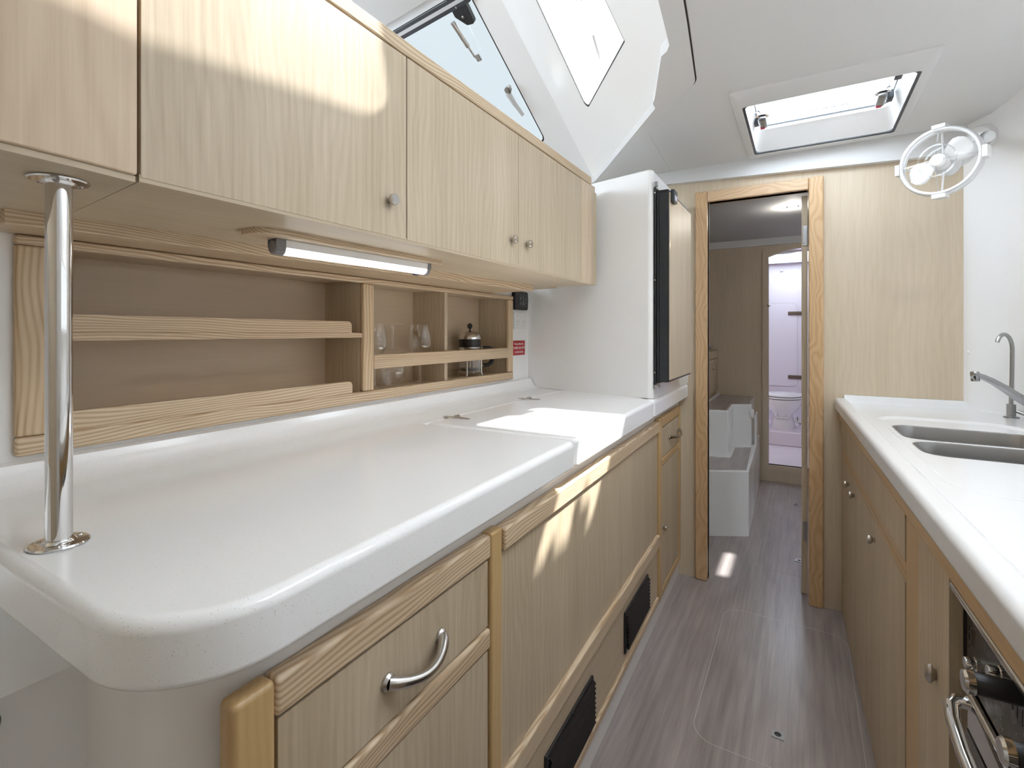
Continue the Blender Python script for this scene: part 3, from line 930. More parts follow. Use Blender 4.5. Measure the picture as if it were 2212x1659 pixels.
CT = thing('countertop', 'long white speckled counter with rounded front corner', 'countertop', (-0.8, 1.0, 0.95))
cp = [(-1.098, 0.192), LF(0.026, -0.108), LF(0.026, 0.7745), (-0.90, 1.0655), (-0.90, 2.06), (-1.098, 2.06)]
cp = round_poly(cp, [0, 0.115, 0.018, 0, 0, 0], 12)
slab = MB()
slab.prism(cp, 0.8855, 0.95, bev_top=0.014, bev_bot=0.008, seg=4)
slab.build('slab', 'counter', CT)
lp = [LF(0.026, 1.532), LF(0.026, 2.262), (-0.52, 2.555), (-0.52, 1.86)]
MB().prism(round_poly(lp, [0.017, 0.02, 0, 0], 5), 0.886, 0.95, bev_top=0.014, bev_bot=0.006, seg=4).build('front_ledge', 'counter', CT)
up = MB()
prof = [(-1.030, 0.9495), (-1.042, 0.9515), (-1.056, 0.957), (-1.066, 0.967), (-1.073, 0.980), (-1.078, 0.990), (-1.099, 0.992)]
up.loft([[(x, -0.4, z) for x, z in prof], [(x, 2.02, z) for x, z in prof]])
up.build('upstand', 'counter', CT)

LIDT = thing('locker_lid', 'white lift-up counter lid with sunlit patch and two hinges', 'lid', (-0.68, 1.45, 0.95))
lid = [LF(0.026, 0.7765), LF(0.026, 1.529), (-0.53, 1.905), (-0.899, 1.995), (-0.899, 1.0670)]
MB().prism(round_poly(lid, [0.016, 0.016, 0, 0, 0.016], 5), 0.886, 0.9512, bev_top=0.012, bev_bot=0.006, seg=4).build('lid_slab', 'counter', LIDT)
for (x_, y_) in ((-0.872, 1.172), (-0.888, 1.648)):
    hg = MB().tube([(x_, y_ - 0.012, 0.9555), (x_, y_ + 0.012, 0.9555)], 0.0045, 10).build('hinge', 'nickel', LIDT)
    MB().prism([(x_ + 0.002, y_ - 0.011), (x_ + 0.044, y_ - 0.004), (x_ + 0.046, y_ + 0.004), (x_ + 0.002, y_ + 0.011)], 0.951, 0.9535).build('hinge_leaf', 'nickel', hg)
    MB().prism([(x_ - 0.002, y_ + 0.011), (x_ - 0.044, y_ + 0.004), (x_ - 0.046, y_ - 0.004), (x_ - 0.002, y_ - 0.011)], 0.951, 0.9535).build('hinge_leaf', 'nickel', hg)


def bow_handle(s0, s1, z, frame, off, parent, sag=0.028, drop=0.012, r=0.006, along='y'):
    """bowed bar pull standing off the face"""
    pts = []
    for i in range(17):
        t = i / 16
        o = off + 0.004 + sag * math.sin(PI * t) ** 0.7
        pts.append((o, s0 + (s1 - s0) * t, z - drop * math.sin(PI * t)))
    rr = [r * (1.35 - 0.45 * math.sin(PI * i / 16)) for i in range(17)]
    h = MB(frame).tube(pts, rr, 12).build('handle', 'nickel', parent)
    for s in (s0, s1):
        MB(frame).lathe([(r * 1.7, 0.0), (r * 1.7, 0.003), (r * 1.2, 0.007)], (off, s, z), (1, 0, 0), 14).build('handle_foot', 'nickel', h)
    return h


def knob(c, axis, parent, frame=None, r=0.012, oval=1.0):
    k = MB(frame).lathe([(0.0, 0.018), (r * 0.72, 0.0178), (r * 0.78, 0.0165), (r * 0.95, 0.0165), (r, 0.014), (r * 0.98, 0.010), (r * 0.55, 0.006), (r * 0.5, 0.0)], c, axis, 24, 1.0, oval, (0, 0, 1)).build('knob', 'nickel', parent)
    return k


# drawer cabinet nearest the camera
DC = thing('drawer_cabinet', 'ash cabinet with one wide drawer over a door, nearest the counter corner', 'cabinet', tuple(LEFT @ Vector((0, 0.2, 0))))
MB(LEFT).box(-0.0218, -0.0105, -0.02, 0.47, 0.06, 0.83).build('carcass', 'gap', DC, smooth=False)
MB(LEFT).box(-0.0218, 0.004, -0.030, 0.0165, 0.06, 0.848, 0.007, 3).build('stile', 'honey_z', DC)
MB(LEFT).box(-0.0218, 0.002, 0.437, 0.476, 0.06, 0.846, 0.005, 3).build('stile', 'honey_z', DC)
MB(LEFT).box(-0.0218, 0.002, 0.0168, 0.4367, 0.804, 0.8455, 0.006, 3).build('rail', 'ash_y', DC)
MB(LEFT).box(-0.0218, 0.001, 0.0168, 0.4367, 0.646, 0.681, 0.005, 3).build('rail', 'ash_y', DC)
MB(LEFT).box(-0.0218, 0.001, 0.0168, 0.4367, 0.075, 0.115, 0.005, 3).build('rail', 'ash_y', DC)
dr = MB(LEFT).box(-0.0205, -0.003, 0.022, 0.433, 0.685, 0.800, 0.0015).build('drawer', 'veneer', DC)
bow_handle(0.182, 0.296, 0.741, LEFT, -0.003, dr, sag=0.024, drop=0.010, r=0.0068)
MB(LEFT).box(-0.0205, -0.003, 0.022, 0.433, 0.119, 0.642, 0.0015).build('door', 'veneer', DC)

# long panelled unit with two vents
PU = thing('panel_unit', 'long ash counter front with two black vents near the floor', 'cabinet', tuple(LEFT @ Vector((0, 1.1, 0))))
MB(LEFT).box(-0.0218, -0.0213, 0.48, 1.73, 0.12, 0.83).build('carcass', 'gap', PU, smooth=False)
MB(LEFT).box(-0.0218, 0.006, 0.4785, 1.7285, 0.800, 0.842, 0.005, 3).build('top_rail', M['ash_y'], PU)
MB(LEFT).box(-0.0212, -0.006, 0.480, 1.7285, 0.388, 0.798, 0.001).build('panel', 'veneer', PU)
MB(LEFT).box(-0.0212, 0.006, 0.480, 1.7285, 0.340, 0.387, 0.005, 3).build('rail', 'ash_y', PU)
MB(LEFT).box(-0.0212, -0.006, 0.480, 1.7285, 0.136, 0.339, 0.001).build('lower_panel', 'veneer_y', PU)
MB(LEFT).box(-0.0212, 0.002, 0.480, 1.7285, 0.113, 0.1355, 0.004, 3).build('shoe_strip', 'ash_y', PU)
for (s0_, s1_, z0_, z1_) in ((0.667, 0.965, 0.146, 0.281), (1.262, 1.562, 0.166, 0.300)):
    vt = MB(LEFT).box(-0.006, 0.001, s0_, s1_, z0_, z1_, 0.004, 3).build('vent', 'black', PU)
    nsl = 9
    for i in range(nsl):
        zc = z0_ + 0.010 + (z1_ - z0_ - 0.020) * (i + 0.5) / nsl
        hh = (z1_ - z0_ - 0.020) / nsl * 0.5
        q = MB(LEFT)
        q.loft([[(0.0005, s, zc + hh), (0.0090, s, zc - hh * 0.35), (0.0075, s, zc - hh * 0.9), (0.0005, s, zc - hh * 0.2)] for s in (s0_ + 0.012, s1_ - 0.004)], close=True)
        sd = q.build('slat', 'black', vt, smooth=False)
    for (a_, b_) in ((s0_ + 0.008, z1_ - 0.010), (s1_ - 0.008, z1_ - 0.010), (s0_ + 0.008, z0_ + 0.010), ((s0_ + s1_) / 2, z1_ - 0.006)):
        MB(LEFT).lathe([(0, 0.0016), (0.003, 0.001), (0.0034, 0.0)], (0.001, a_, b_), (1, 0, 0), 10).build('vent_screw', 'slate', vt)

# narrow cabinet by the doorway
NC = thing('narrow_cabinet', 'narrow ash cabinet with small drawer and door below the fridge', 'cabinet', tuple(LEFT @ Vector((0, 1.96, 0))))
MB(LEFT).box(-0.0218, -0.0105, 1.742, 2.186, 0.112, 0.84).build('carcass', 'gap', NC, smooth=False)
MB(LEFT).box(-0.0218, 0.002, 1.7375, 1.784, 0.108, 0.848, 0.006, 3).build('stile', 'honey_z', NC)
MB(LEFT).box(-0.0218, 0.002, 2.158, 2.190, 0.108, 0.848, 0.006, 3).build('stile', 'honey_z', NC)
for (z0_, z1_) in ((0.808, 0.848), (0.650, 0.676), (0.108, 0.140)):
    MB(LEFT).box(-0.0218, 0.0015, 1.7842, 2.1578, z0_, z1_, 0.005, 3).build('rail', 'honey_y', NC)
dr = MB(LEFT).box(-0.0205, -0.002, 1.789, 2.153, 0.680, 0.804, 0.0015).build('drawer', 'veneer', NC)
bow_handle(1.935, 2.135, 0.742, LEFT, -0.002, dr, sag=0.026, drop=0.008, r=0.006)
dd = MB(LEFT).box(-0.0205, -0.002, 1.789, 2.153, 0.143, 0.647, 0.0015).build('door', 'veneer', NC)
knob((-0.002, 1.806, 0.388), (1, 0, 0), dd, LEFT, 0.013, 0.8)

# ================================================================== SHELF UNIT ON THE LEFT WALL
SU = thing('wall_shelf', 'ash framed open shelves let into the wall above the counter', 'shelf', (-1.15, 1.08, 1.0))
FX = -1.085
MB().box(FX - 0.016, FX, 0.286, 1.872, 1.0, 1.031, 0.005, 3).build('rail', 'ash_y', SU)
MB().box(FX - 0.016, FX, 0.286, 1.872, 1.343, 1.3592, 0.004, 3).build('rail', 'ash_y', SU)
MB().box(FX - 0.016, FX - .0005, 0.286, 0.335, 1.0314, 1.3428, 0.005, 3).build('stile', 'ash_z', SU)
MB().box(FX - 0.016, FX - .0005, 1.016, 1.058, 1.0314, 1.3428, 0.005, 3).build('stile', 'ash_z', SU)
MB().box(FX - 0.016, FX - .0005, 1.832, 1.872, 1.0314, 1.3428, 0.005, 3).build('stile', 'ash_z', SU)
BX = -1.252
MB().box(BX - 0.006, BX, 0.30, 1.86, 1.012, 1.36).build('back_panel', 'shelf_back', SU, smooth=False)
MB().box(BX, FX - 0.0165, 0.30, 1.86, 1.012, 1.024).build('bottom_board', 'shelf_back', SU, smooth=False)
MB().box(BX, FX - 0.0165, 0.30, 1.86, 1.350, 1.360).build('top_board', 'shelf_back', SU, smooth=False)
MB().box(BX, FX - 0.0165, 1.018, 1.038, 1.024, 1.350).build('divider', 'veneer', SU, smooth=False)
MB().box(BX, FX - 0.018, 1.412, 1.428, 1.024, 1.350).build('divider', 'veneer', SU, smooth=False)
MB().box(BX, FX - 0.0165, 1.848, 1.860, 1.024, 1.350).build('divider', 'veneer', SU, smooth=False)
MB().box(BX, FX - 0.0165, 0.300, 0.312, 1.024, 1.350).build('divider', 'veneer', SU, smooth=False)
MB().box(BX, FX - 0.004, 0.336, 1.0155, 1.186, 1.2005, 0.002).build('shelf_board', 'ash_y', SU)


def lip(y0, y1, z0, z1, x0, x1):
    r = 0.012
    poly = round_poly([(y0, z0), (y1, z0), (y1, z1), (y0, z1)], [0, 0, r, r], 5)
    MB().plate(poly, [], lambda a, b: (x0, a, b), lambda a, b: (x1, a, b)).build('fiddle_rail', 'ash_y', SU, angle=30)


lip(0.345, 0.978, 1.2006, 1.232, FX - 0.018, FX - 0.006)
lip(0.345, 0.980, 1.0312, 1.064, FX - 0.018, FX - 0.006)
MB().box(FX - 0.014, FX - 0.002, 1.0585, 1.8315, 1.093, 1.136, 0.003, 2).build('fiddle_rail', 'ash_y', SU)

# ================================================================== OVERHEAD CABINET
OC = thing('overhead_cabinet', 'long ash overhead cabinet with three doors above the counter', 'cabinet', (-0.9, 1.0, 1.385))
UX = -0.69
MB().box(-1.16, UX - 0.0195, 0.30, 1.760, 1.392, 1.759).build('carcass', 'gap', OC, smooth=False)
MB().box(-1.16, UX - 0.024, 1.7605, 1.895, 1.392, 1.759).build('end_filler', 'veneer', OC, smooth=False)
for i, (y0_, y1_) in enumerate(((0.2925, 0.7590), (0.7620, 1.2175), (1.2195, 1.6770))):
    d_ = MB().box(UX - 0.018, UX, y0_, y1_, 1.3875, 1.7570, 0.0012).build('door', 'veneer', OC)
    ky = (0.711, 1.179, 1.264)[i]
    knob((UX, ky, 1.456), (1, 0, 0), d_, None, 0.0115)
MB().box(UX - 0.019, UX, 1.6790, 1.7800, 1.385, 1.7585, 0.002).build('end_stile', 'veneer_end', OC)
MB().box(UX - 0.03, UX + 0.001, 0.2895, 1.7805, 1.7600, 1.7900, 0.004, 3).build('top_rail', M['ash_y'], OC)
MB().box(-1.20, UX - 0.03, 0.2895, 1.895, 1.7600, 1.7850).build('top_board', 'veneer_y', OC, smooth=False)
# curved end section
ep = [(-0.690, 0.2885), (-0.684, 0.235), (-0.681, 0.18), (-0.683, 0.11), (-0.694, 0.05), (-0.72, 0.0), (-0.77, -0.045), (-0.84, -0.07), (-1.16, -0.07)]
MB().prism(ep + [(-1.16, 0.2885)], 1.389, 1.790, bev_top=0.003, bev_bot=0.003).build('curved_end', 'veneer_end', OC, angle=25)
# undersides, split by a mitred joint
MB().prism([(UX - 0.001, 0.2915), (UX - 0.001, 1.780), (-0.995, 1.780), (-0.995, 0.3195)], 1.3825, 1.3915).build('underside', 'veneer_y', OC, smooth=False)
MB().prism([(x + (0.004 if y > -0.05 else 0) * -1, y) for x, y in ep] + [(-1.16, 0.300), (-0.995, 0.3180), (UX - 0.003, 0.2890)], 1.3815, 1.3888).build('underside_end', 'veneer_y', OC, smooth=False)
bm_ = MB()
bm_.prism([(-1.000, 0.252), (-0.892, 1.690), (-1.100, 1.690), (-1.100, 0.252)], 1.3600, 1.3824, bev_bot=0.003)
bm_.build('back_batten', 'ash_y', OC)
MB().box(-1.2, -0.892, 1.690, 1.895, 1.386, 1.392).build('underside_back', 'veneer_y', OC, smooth=False)

# strip light on its board
TL = thing('strip_light', 'white tubular strip light on an ash board under the overhead cabinet', 'light', (-0.82, 0.76, 1.37))
brd = [(-0.795, 0.515), (-0.783, 1.000), (-0.862, 1.003), (-0.872, 0.512)]
MB().prism(round_poly(brd, [0.03, 0.012, 0.02, 0.03], 6), 1.3712, 1.3824, bev_bot=0.003).build('board', 'ash_y', TL)
ta, tb = Vector((-0.833, 0.560, 1.3565)), Vector((-0.808, 0.965, 1.3565))
td = (tb - ta).normalized()
MB().tube([ta + td * 0.018, tb - td * 0.014], 0.0125, 20).build('diffuser', 'tube', TL)
tb_ = MB()
pn = Vector((td.y, -td.x, 0))
for k in (0,):
    a_, b_ = ta + td * 0.012, tb - td * 0.006
    tb_.loft([[p + pn * w + Vector((0, 0, h)) for w, h in ((-0.0128, 0.0), (-0.0128, 0.0142), (0.0128, 0.0142), (0.0128, 0.0))] for p in (a_, b_)], close=True)
tb_.build('housing', 'white', TL, smooth=False)
for (p, sg) in ((ta, 1), (tb, -1)):
    cpq = MB()
    cpq.lathe([(0.0, 0.0), (0.011, 0.0), (0.0138, 0.003), (0.0142, 0.020 if sg > 0 else 0.012)], p, tuple(td * sg), 22)
    cpq.loft([[p + td * sg * e + pn * w + Vector((0, 0, h)) for w, h in ((-0.0141, 0.0), (-0.0141, 0.0143), (0.0141, 0.0143), (0.0141, 0.0))] for e in (0.001, 0.020 if sg > 0 else 0.012)], close=True)
    cpq.build('end_cap', 'grey', TL, angle=40)
MB().box(-0.822, -0.812, 0.925, 0.94, 1.3405, 1.346, 0.002).build('switch', 'slate', TL)

# grab pole between counter and overhead cabinet
GP = thing('grab_pole', 'polished steel pole standing on the counter corner', 'pole', (-0.76, 0.238, 0.95))
MB().tube([(-0.76, 0.238, 0.954), (-0.76, 0.238, 1.379)], 0.0127, 32).build('tube', 'chrome', GP)
for (z_, sg) in ((0.9503, 1), (1.3812, -1)):
    f_ = MB().lathe([(0.0, 0.0), (0.0285, 0.0), (0.029, 0.0015), (0.0275, 0.003), (0.0165, 0.0036), (0.0150, 0.0055), (0.0140, 0.0065), (0.0127, 0.0065)], (-0.76, 0.238, z_), (0, 0, sg), 40).build('flange', 'chrome', GP)
    for a_ in (100, 220, 340):
        MB().lathe([(0, 0.0014), (0.0028, 0.0010), (0.0034, 0)], (-0.76 + 0.0215 * math.cos(rad(a_)), 0.238 + 0.0215 * math.sin(rad(a_)), z_ + sg * 0.0032), (0, 0, sg), 12).build('screw', 'nickel', f_)

# ================================================================== THINGS ON THE SHELF AND WALL
def wine_glass(x, y, z, label, inverted=False, h=0.205, r=0.040, parts=True):
    t = thing('wine_glass', label, 'wine glass', (x, y, z), 'wine glasses in the shelf')
    sg = -1 if inverted else 1
    z0 = z + h if inverted else z
    MB().lathe([(0.034, 0.0), (0.034, 0.0015), (0.020, 0.004), (0.006, 0.010), (0.004, 0.018)], (x, y, z0), (0, 0, sg), 28).build('foot', 'crystal', t)
    MB().lathe([(0.004, 0.018), (0.0034, 0.045), (0.0038, 0.082)], (x, y, z0), (0, 0, sg), 14).build('stem', 'crystal', t)
    k = r / 0.040
    MB().lathe([(0.0038, 0.082), (0.012 * k, 0.088), (0.026 * k, 0.100), (0.036 * k, 0.118), (0.040 * k, 0.138), (0.0385 * k, 0.165), (0.034 * k, 0.190), (0.031 * k, h)], (x, y, z0), (0, 0, sg), 32).build('bowl', 'crystal', t)
    return t


wine_glass(-1.155, 1.125, 1.0243, 'upright wine glass nearest the middle post of the shelf')
wine_glass(-1.155, 1.340, 1.0243, 'upright wine glass nearest the coffee press')
wine_glass(-1.180, 1.232, 1.0243, 'upside-down wine glass between the two upright ones', True)

FP = thing('coffee_press', 'glass coffee press with chrome lid and black handle', 'coffee press', (-1.178, 1.685, 1.0243))
fx, fy, fz = -1.178, 1.675, 1.0243
MB().lathe([(0.0, 0.012), (0.040, 0.012), (0.044, 0.018), (0.044, 0.150), (0.0448, 0.150), (0.0448, 0.016), (0.040, 0.010), (0.0, 0.010)], (fx, fy, fz), (0, 0, 1), 32).build('beaker', 'crystal', FP)
MB().lathe([(0.0455, 0.118), (0.0458, 0.150)], (fx, fy, fz), (0, 0, 1), 32).build('collar', 'coffee', FP)
fr_ = MB()
fr_.lathe([(0.0460, 0.104), (0.0465, 0.104), (0.0465, 0.117), (0.0460, 0.117)], (fx, fy, fz), (0, 0, 1), 32)
fr_.build('band', 'chrome', FP)
for a_ in (20, 110, 200, 290):
    ca, sa = math.cos(rad(a_)), math.sin(rad(a_))
    lg = MB()
    lg.tube([(fx + 0.0475 * ca, fy + 0.0475 * sa, fz + 0.108), (fx + 0.0475 * ca, fy + 0.0475 * sa, fz + 0.02), (fx + 0.050 * ca, fy + 0.050 * sa, fz + 0.001)], 0.0042, 8)
    lg.build('leg', 'chrome', FP)
MB().lathe([(0.0488, 0.150), (0.0490, 0.156), (0.045, 0.168), (0.034, 0.178), (0.016, 0.183), (0.0, 0.184)], (fx, fy, fz), (0, 0, 1), 32).build('lid', 'chrome', FP)
MB().lathe([(0.003, 0.182), (0.003, 0.190), (0.006, 0.193), (0.0105, 0.199), (0.0115, 0.205), (0.008, 0.213), (0.0, 0.216)], (fx, fy, fz), (0, 0, 1), 20).build('plunger_knob', 'black', FP)
MB().tube([(fx, fy, fz + 0.16), (fx, fy, fz + 0.03)], 0.0022, 8).build('plunger_rod', 'chrome', FP)
MB().lathe([(0.0, 0.022), (0.042, 0.022), (0.042, 0.030), (0.0, 0.030)], (fx, fy, fz), (0, 0, 1), 28).build('filter', 'coffee', FP)
hx, hy = 0.42, 0.9075
MB().tube([(fx + hx * 0.050, fy + hy * 0.050, fz + 0.110), (fx + hx * 0.066, fy + hy * 0.066, fz + 0.110)], 0.006, 10).build('handle_clamp', 'chrome', FP)
MB().tube([(fx + hx * 0.050, fy + hy * 0.050, fz + 0.040), (fx + hx * 0.066, fy + hy * 0.066, fz + 0.040)], 0.006, 10).build('handle_clamp', 'chrome', FP)
MB().tube([(fx + hx * d, fy + hy * d, fz + h) for d, h in ((0.064, 0.112), (0.090, 0.113), (0.110, 0.107), (0.117, 0.092), (0.112, 0.068), (0.102, 0.050), (0.086, 0.041), (0.064, 0.040))], 0.0088, 12).build('handle', 'black', FP)

WX = -1.0995
GC = thing('gas_control', 'small black gas control panel on the wall beside the shelf', 'control panel', (WX, 1.945, 1.34))
pb = MB().plate(round_poly([(1.882, 1.302), (1.995, 1.302), (2.000, 1.345), (1.995, 1.384), (1.884, 1.384), (1.876, 1.345)], 0.012, 5), [], lambda a, b: (WX, a, b), lambda a, b: (WX + 0.018, a, b)).build('body', 'black', GC)
MB().box(WX + 0.018, WX + 0.0195, 1.912, 1.990, 1.318, 1.372, 0.0006).build('face', 'slate', GC)
text_mesh('lettering', '▪▪▪▪▪', 0.004, 'inkg', GC, (WX + 0.0196, 1.940, 1.362), (0, 1, 0), (0, 0, 1))
for (y_, z_, w_, h_) in ((1.922, 1.350, 0.006, 0.005), (1.950, 1.352, 0.005, 0.003), (1.950, 1.340, 0.006, 0.004), (1.922, 1.334, 0.012, 0.0015), (1.922, 1.328, 0.010, 0.0015), (1.948, 1.326, 0.008, 0.007), (1.976, 1.35, 0.004, 0.003), (1.976, 1.335, 0.004, 0.003)):
    MB().box(WX + 0.0195, WX + 0.0199, y_, y_ + w_, z_, z_ + h_).build('marking', 'inkg', GC, smooth=False)

SO = thing('power_outlet', 'white double power outlet on the wall beside the shelf', 'outlet', (WX, 1.95, 1.25))
MB().plate(rrect(1.888, 2.005, 1.216, 1.290, 0.005), [], lambda a, b: (WX, a, b), lambda a, b: (WX + 0.009, a, b)).build('plate', 'sock', SO)
for y_ in (1.920, 1.975):
    for (dy, dz, tilt) in ((-0.008, 0.006, 1), (0.008, 0.006, -1), (0.0, -0.010, 0)):
        q = MB()
        q.quad(*[(WX + 0.0092, y_ + dy + a + tilt * b * 0.35, 1.245 + dz + b) for a, b in ((-0.0012, -0.004), (0.0012, -0.004), (0.0012, 0.004), (-0.0012, 0.004))])
        q.build('slot', 'grey', SO, smooth=False)
    MB().box(WX + 0.009, WX + 0.0125, y_ - 0.006 + (0.0 if y_ < 1.95 else 0.012), y_ + 0.006 + (0.0 if y_ < 1.95 else 0.012), 1.272, 1.284, 0.002).build('rocker', 'sock', SO)

RS = thing('gas_sign', 'small red gas reminder sign on the wall beside the shelf', 'sign', (WX, 1.94, 1.13))
MB().box(WX, WX + 0.003, 1.886, 1.995, 1.100, 1.166, 0.0008).build('plate', 'red', RS)
MB().plate([(1.885, 1.099), (1.996, 1.099), (1.996, 1.167), (1.885, 1.167)], [[(1.887, 1.1605 + .0045), (1.994, 1.165), (1.994, 1.101), (1.887, 1.101)]], lambda a, b: (WX + 0.0008, a, b), lambda a, b: (WX + 0.0034, a, b)).build('border', 'lgrey', RS, smooth=False)
for txt, z_, sz in (('Remember to', 1.1465, 0.0145), ('TURN GAS OFF', 1.1280, 0.0145), ('at the bottle', 1.1105, 0.0145)):
    text_mesh('lettering', txt, sz, 'inkw', RS, (WX + 0.0032, 1.9405, z_), (0, 1, 0), (0, 0, 1), 'CENTER')

# ================================================================== FRIDGE
FHp = [(-1.11, 2.035), (-0.487, 1.885), (-0.487, 2.558), (-1.11, 2.558)]
fhh = MB().prism(round_poly(FHp, [0, 0.018, 0, 0], 6), 0.951, 1.822, bev_top=0.012, seg=4).build('fridge_housing', 'gel')
tag(fhh, 'tall white moulded fridge housing beside the doorway', 'fridge housing')
FR = thing('fridge', 'built-in fridge with black edged ash door', 'fridge', (-0.46, 2.12, 1.0))
MB().box(-0.4865, -0.477, 1.897, 2.345, 1.004, 1.752, 0.003).build('frame', 'black', FR)
MB().box(-0.4765, -0.468, 1.904, 2.335, 1.012, 1.742, 0.002).build('gasket', 'black_r', FR)
fd = MB().box(-0.4675, -0.432, 1.904, 2.330, 1.014, 1.740, 0.003).build('door', 'black', FR)
for i in range(7):
    xx = -0.4640 + 0.0042 * i
    MB().box(xx, xx + 0.0022, 1.9025, 1.9042, 1.020, 1.728, 0.0004).build('rib', 'slate', fd)
MB().box(-0.4322, -0.4300, 1.910, 2.324, 1.022, 1.730, 0.0005).build('door_panel', 'veneer', fd)
lb = MB().box(-0.4320, -0.416, 1.928, 1.985, 1.696, 1.744, 0.004).build('latch', 'slate', fd)
MB().box(-0.4162, -0.4155, 1.935, 1.972, 1.704, 1.722).build('latch_badge', 'lcd', lb)
MB().box(-0.484, -0.470, 1.893, 1.903, 1.752, 1.772, 0.002).build('hinge_pin', 'brushed', FR)
MB().box(-0.484, -0.466, 1.893, 1.915, 0.992, 1.003, 0.002).build('hinge_pin', 'brushed', FR)
for z_ in (1.73, 1.40, 1.05):
    MB().lathe([(0, 0.002), (0.003, 0.001), (0.0034, 0)], (-0.4815, 1.897, z_), (0, -1, 0), 10).build('screw', 'nickel', FR)

# ================================================================== RIGHT RUN
RB = thing('sink_cabinet', 'ash base cabinet with doors and drawer front under the sink', 'cabinet', tuple(RIGHT @ Vector((0, -0.4, 0))))
MB(RIGHT).box(-0.030, -0.0165, -1.085, 0.255, 0.0, 0.820).build('carcass', 'gap', RB, smooth=False)
MB(RIGHT).box(-0.0163, 0.0, 0.215, 0.255, 0.0, 0.822).build('stile', 'veneer', RB, smooth=False)
MB(RIGHT).box(-0.0163, 0.0, -1.0855, -0.976, 0.0, 0.822, 0.002).build('stile', 'honey_z', RB)
MB(RIGHT).box(-0.0163, 0.0, -0.9755, 0.2145, 0.690, 0.712, 0.002).build('rail', 'honey_y', RB)
MB(RIGHT).box(-0.0163, 0.0, -0.9755, 0.2145, 0.0, 0.036, 0.002).build('kick_strip', 'veneer_y', RB)
for (a, b) in ((-0.972, 0.212),):
    MB(RIGHT).box(-0.0163, 0.0015, a, b, 0.715, 0.819, 0.001).build('drawer_front', 'veneer', RB)
for (a, b, k) in ((-0.099, 0.212, -0.028), (-0.520, -0.102, -0.172), (-0.972, -0.523, -0.603)):
    d_ = MB(RIGHT).box(-0.0163, 0.0015, a, b, 0.038, 0.672 if a > -.9 else 0.672, 0.001).build('door', 'veneer', RB)
    knob((0.0015, k, 0.625), (1, 0, 0), d_, RIGHT, 0.0125, 0.8)
MB(RIGHT).box(-0.0163, 0.0, -0.9755, 0.2145, 0.673, 0.6895, 0.001).build('rail', 'honey_y', RB)
NB_ = thing('tall_door_cabinet', 'narrow ash cabinet between the sink cabinet and the oven', 'cabinet', tuple(RIGHT @ Vector((0, -1.18, 0))))
MB(RIGHT).box(-0.030, -0.0165, -1.284, -1.0865, 0.0, 0.820).build('carcass', 'gap', NB_, smooth=False)
d_ = MB(RIGHT).box(-0.0163, 0.0015, -1.283, -1.090, 0.012, 0.818, 0.001).build('door', 'veneer', NB_)
kb = MB(RIGHT).lathe([(0.0, 0.016), (0.006, 0.0155), (0.0105, 0.012), (0.0115, 0.008), (0.007, 0.003), (0.006, 0.0)], (0.0015, -1.214, 0.622), (1, 0, 0), 24, 1.45, 0.62, (0, 0, 1)).build('knob', 'nickel', d_)
rt = MB(RIGHT).box(-0.02, 0.010, -2.3, 0.255, 0.8225, 0.868, 0.011, 4).build('counter_rail', 'honey_y')
tag(rt, 'honey ash rail running under the sink counter edge', 'rail')

# sink counter with lip, sunken drainer and bowls
SC = thing('sink_counter', 'white sink counter with raised lip along the right side', 'countertop', (0.45, 1.6, 0.9))


def RF(off, s):
    v = RIGHT @ Vector((off, s, 0))
    return (v.x, v.y)


ctop = [RF(0.004, 0.255), RF(0.004, -2.3), (0.765, 0.0), (0.738, 1.2), (0.718, 1.9), (0.703, 2.2), (0.684, 2.36), (0.643, 2.452), (0.592, 2.502), (0.558, 2.535), (0.545, 2.556)]
rec = round_poly([(0.222, 2.215), (0.590, 2.20), (0.625, 1.2), (0.245, 1.2)], [0.10, 0.12, 0.1, 0.1], 8)
bowl1 = round_poly([(0.250, 2.050), (0.580, 2.030), (0.580, 1.790), (0.256, 1.795)], 0.055, 7)
bowl2 = round_poly([(0.258, 1.765), (0.580, 1.760), (0.580, 1.570), (0.266, 1.578)], 0.055, 7)
RZ = 0.8985
tp = MB()
tp.plate(ctop, [rec], lambda a, b: (a, b, 0.905), lambda a, b: (a, b, 0.869))
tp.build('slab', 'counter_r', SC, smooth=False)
c_ = sum((Vector(p) for p in rec), Vector((0, 0))) / len(rec)
rin = [tuple(c_ + (Vector(p) - c_) * 0.955) for p in rec]
rc = MB()
rc.loft([[(p[0], p[1], 0.905) for p in rec], [tuple(c_ + (Vector(p) - c_) * 0.985) + (0.9035,) for p in rec], [tuple(c_ + (Vector(p) - c_) * 0.967) + (0.9,) for p in rec], [(p[0], p[1], RZ) for p in rin]], close=True)
rc.plate(rin, [list(bowl1), list(bowl2)], lambda a, b: (a, b, RZ), lambda a, b: (a, b, RZ - 0.012))
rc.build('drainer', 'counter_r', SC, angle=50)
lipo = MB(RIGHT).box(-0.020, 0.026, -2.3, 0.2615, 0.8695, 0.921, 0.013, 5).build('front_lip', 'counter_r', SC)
bl_ = MB()
bl_.loft([[(0.155, 2.5615, 0.905), (0.72, 2.5615, 0.905)], [(0.155, 2.5615, 0.935), (0.72, 2.5615, 0.935)], [(0.155, 2.550, 0.935), (0.72, 2.550, 0.935)], [(0.155, 2.543, 0.924), (0.72, 2.543, 0.924)], [(0.155, 2.530, 0.905), (0.72, 2.530, 0.905)]])
bl_.build('rear_lip', 'counter_r', SC)

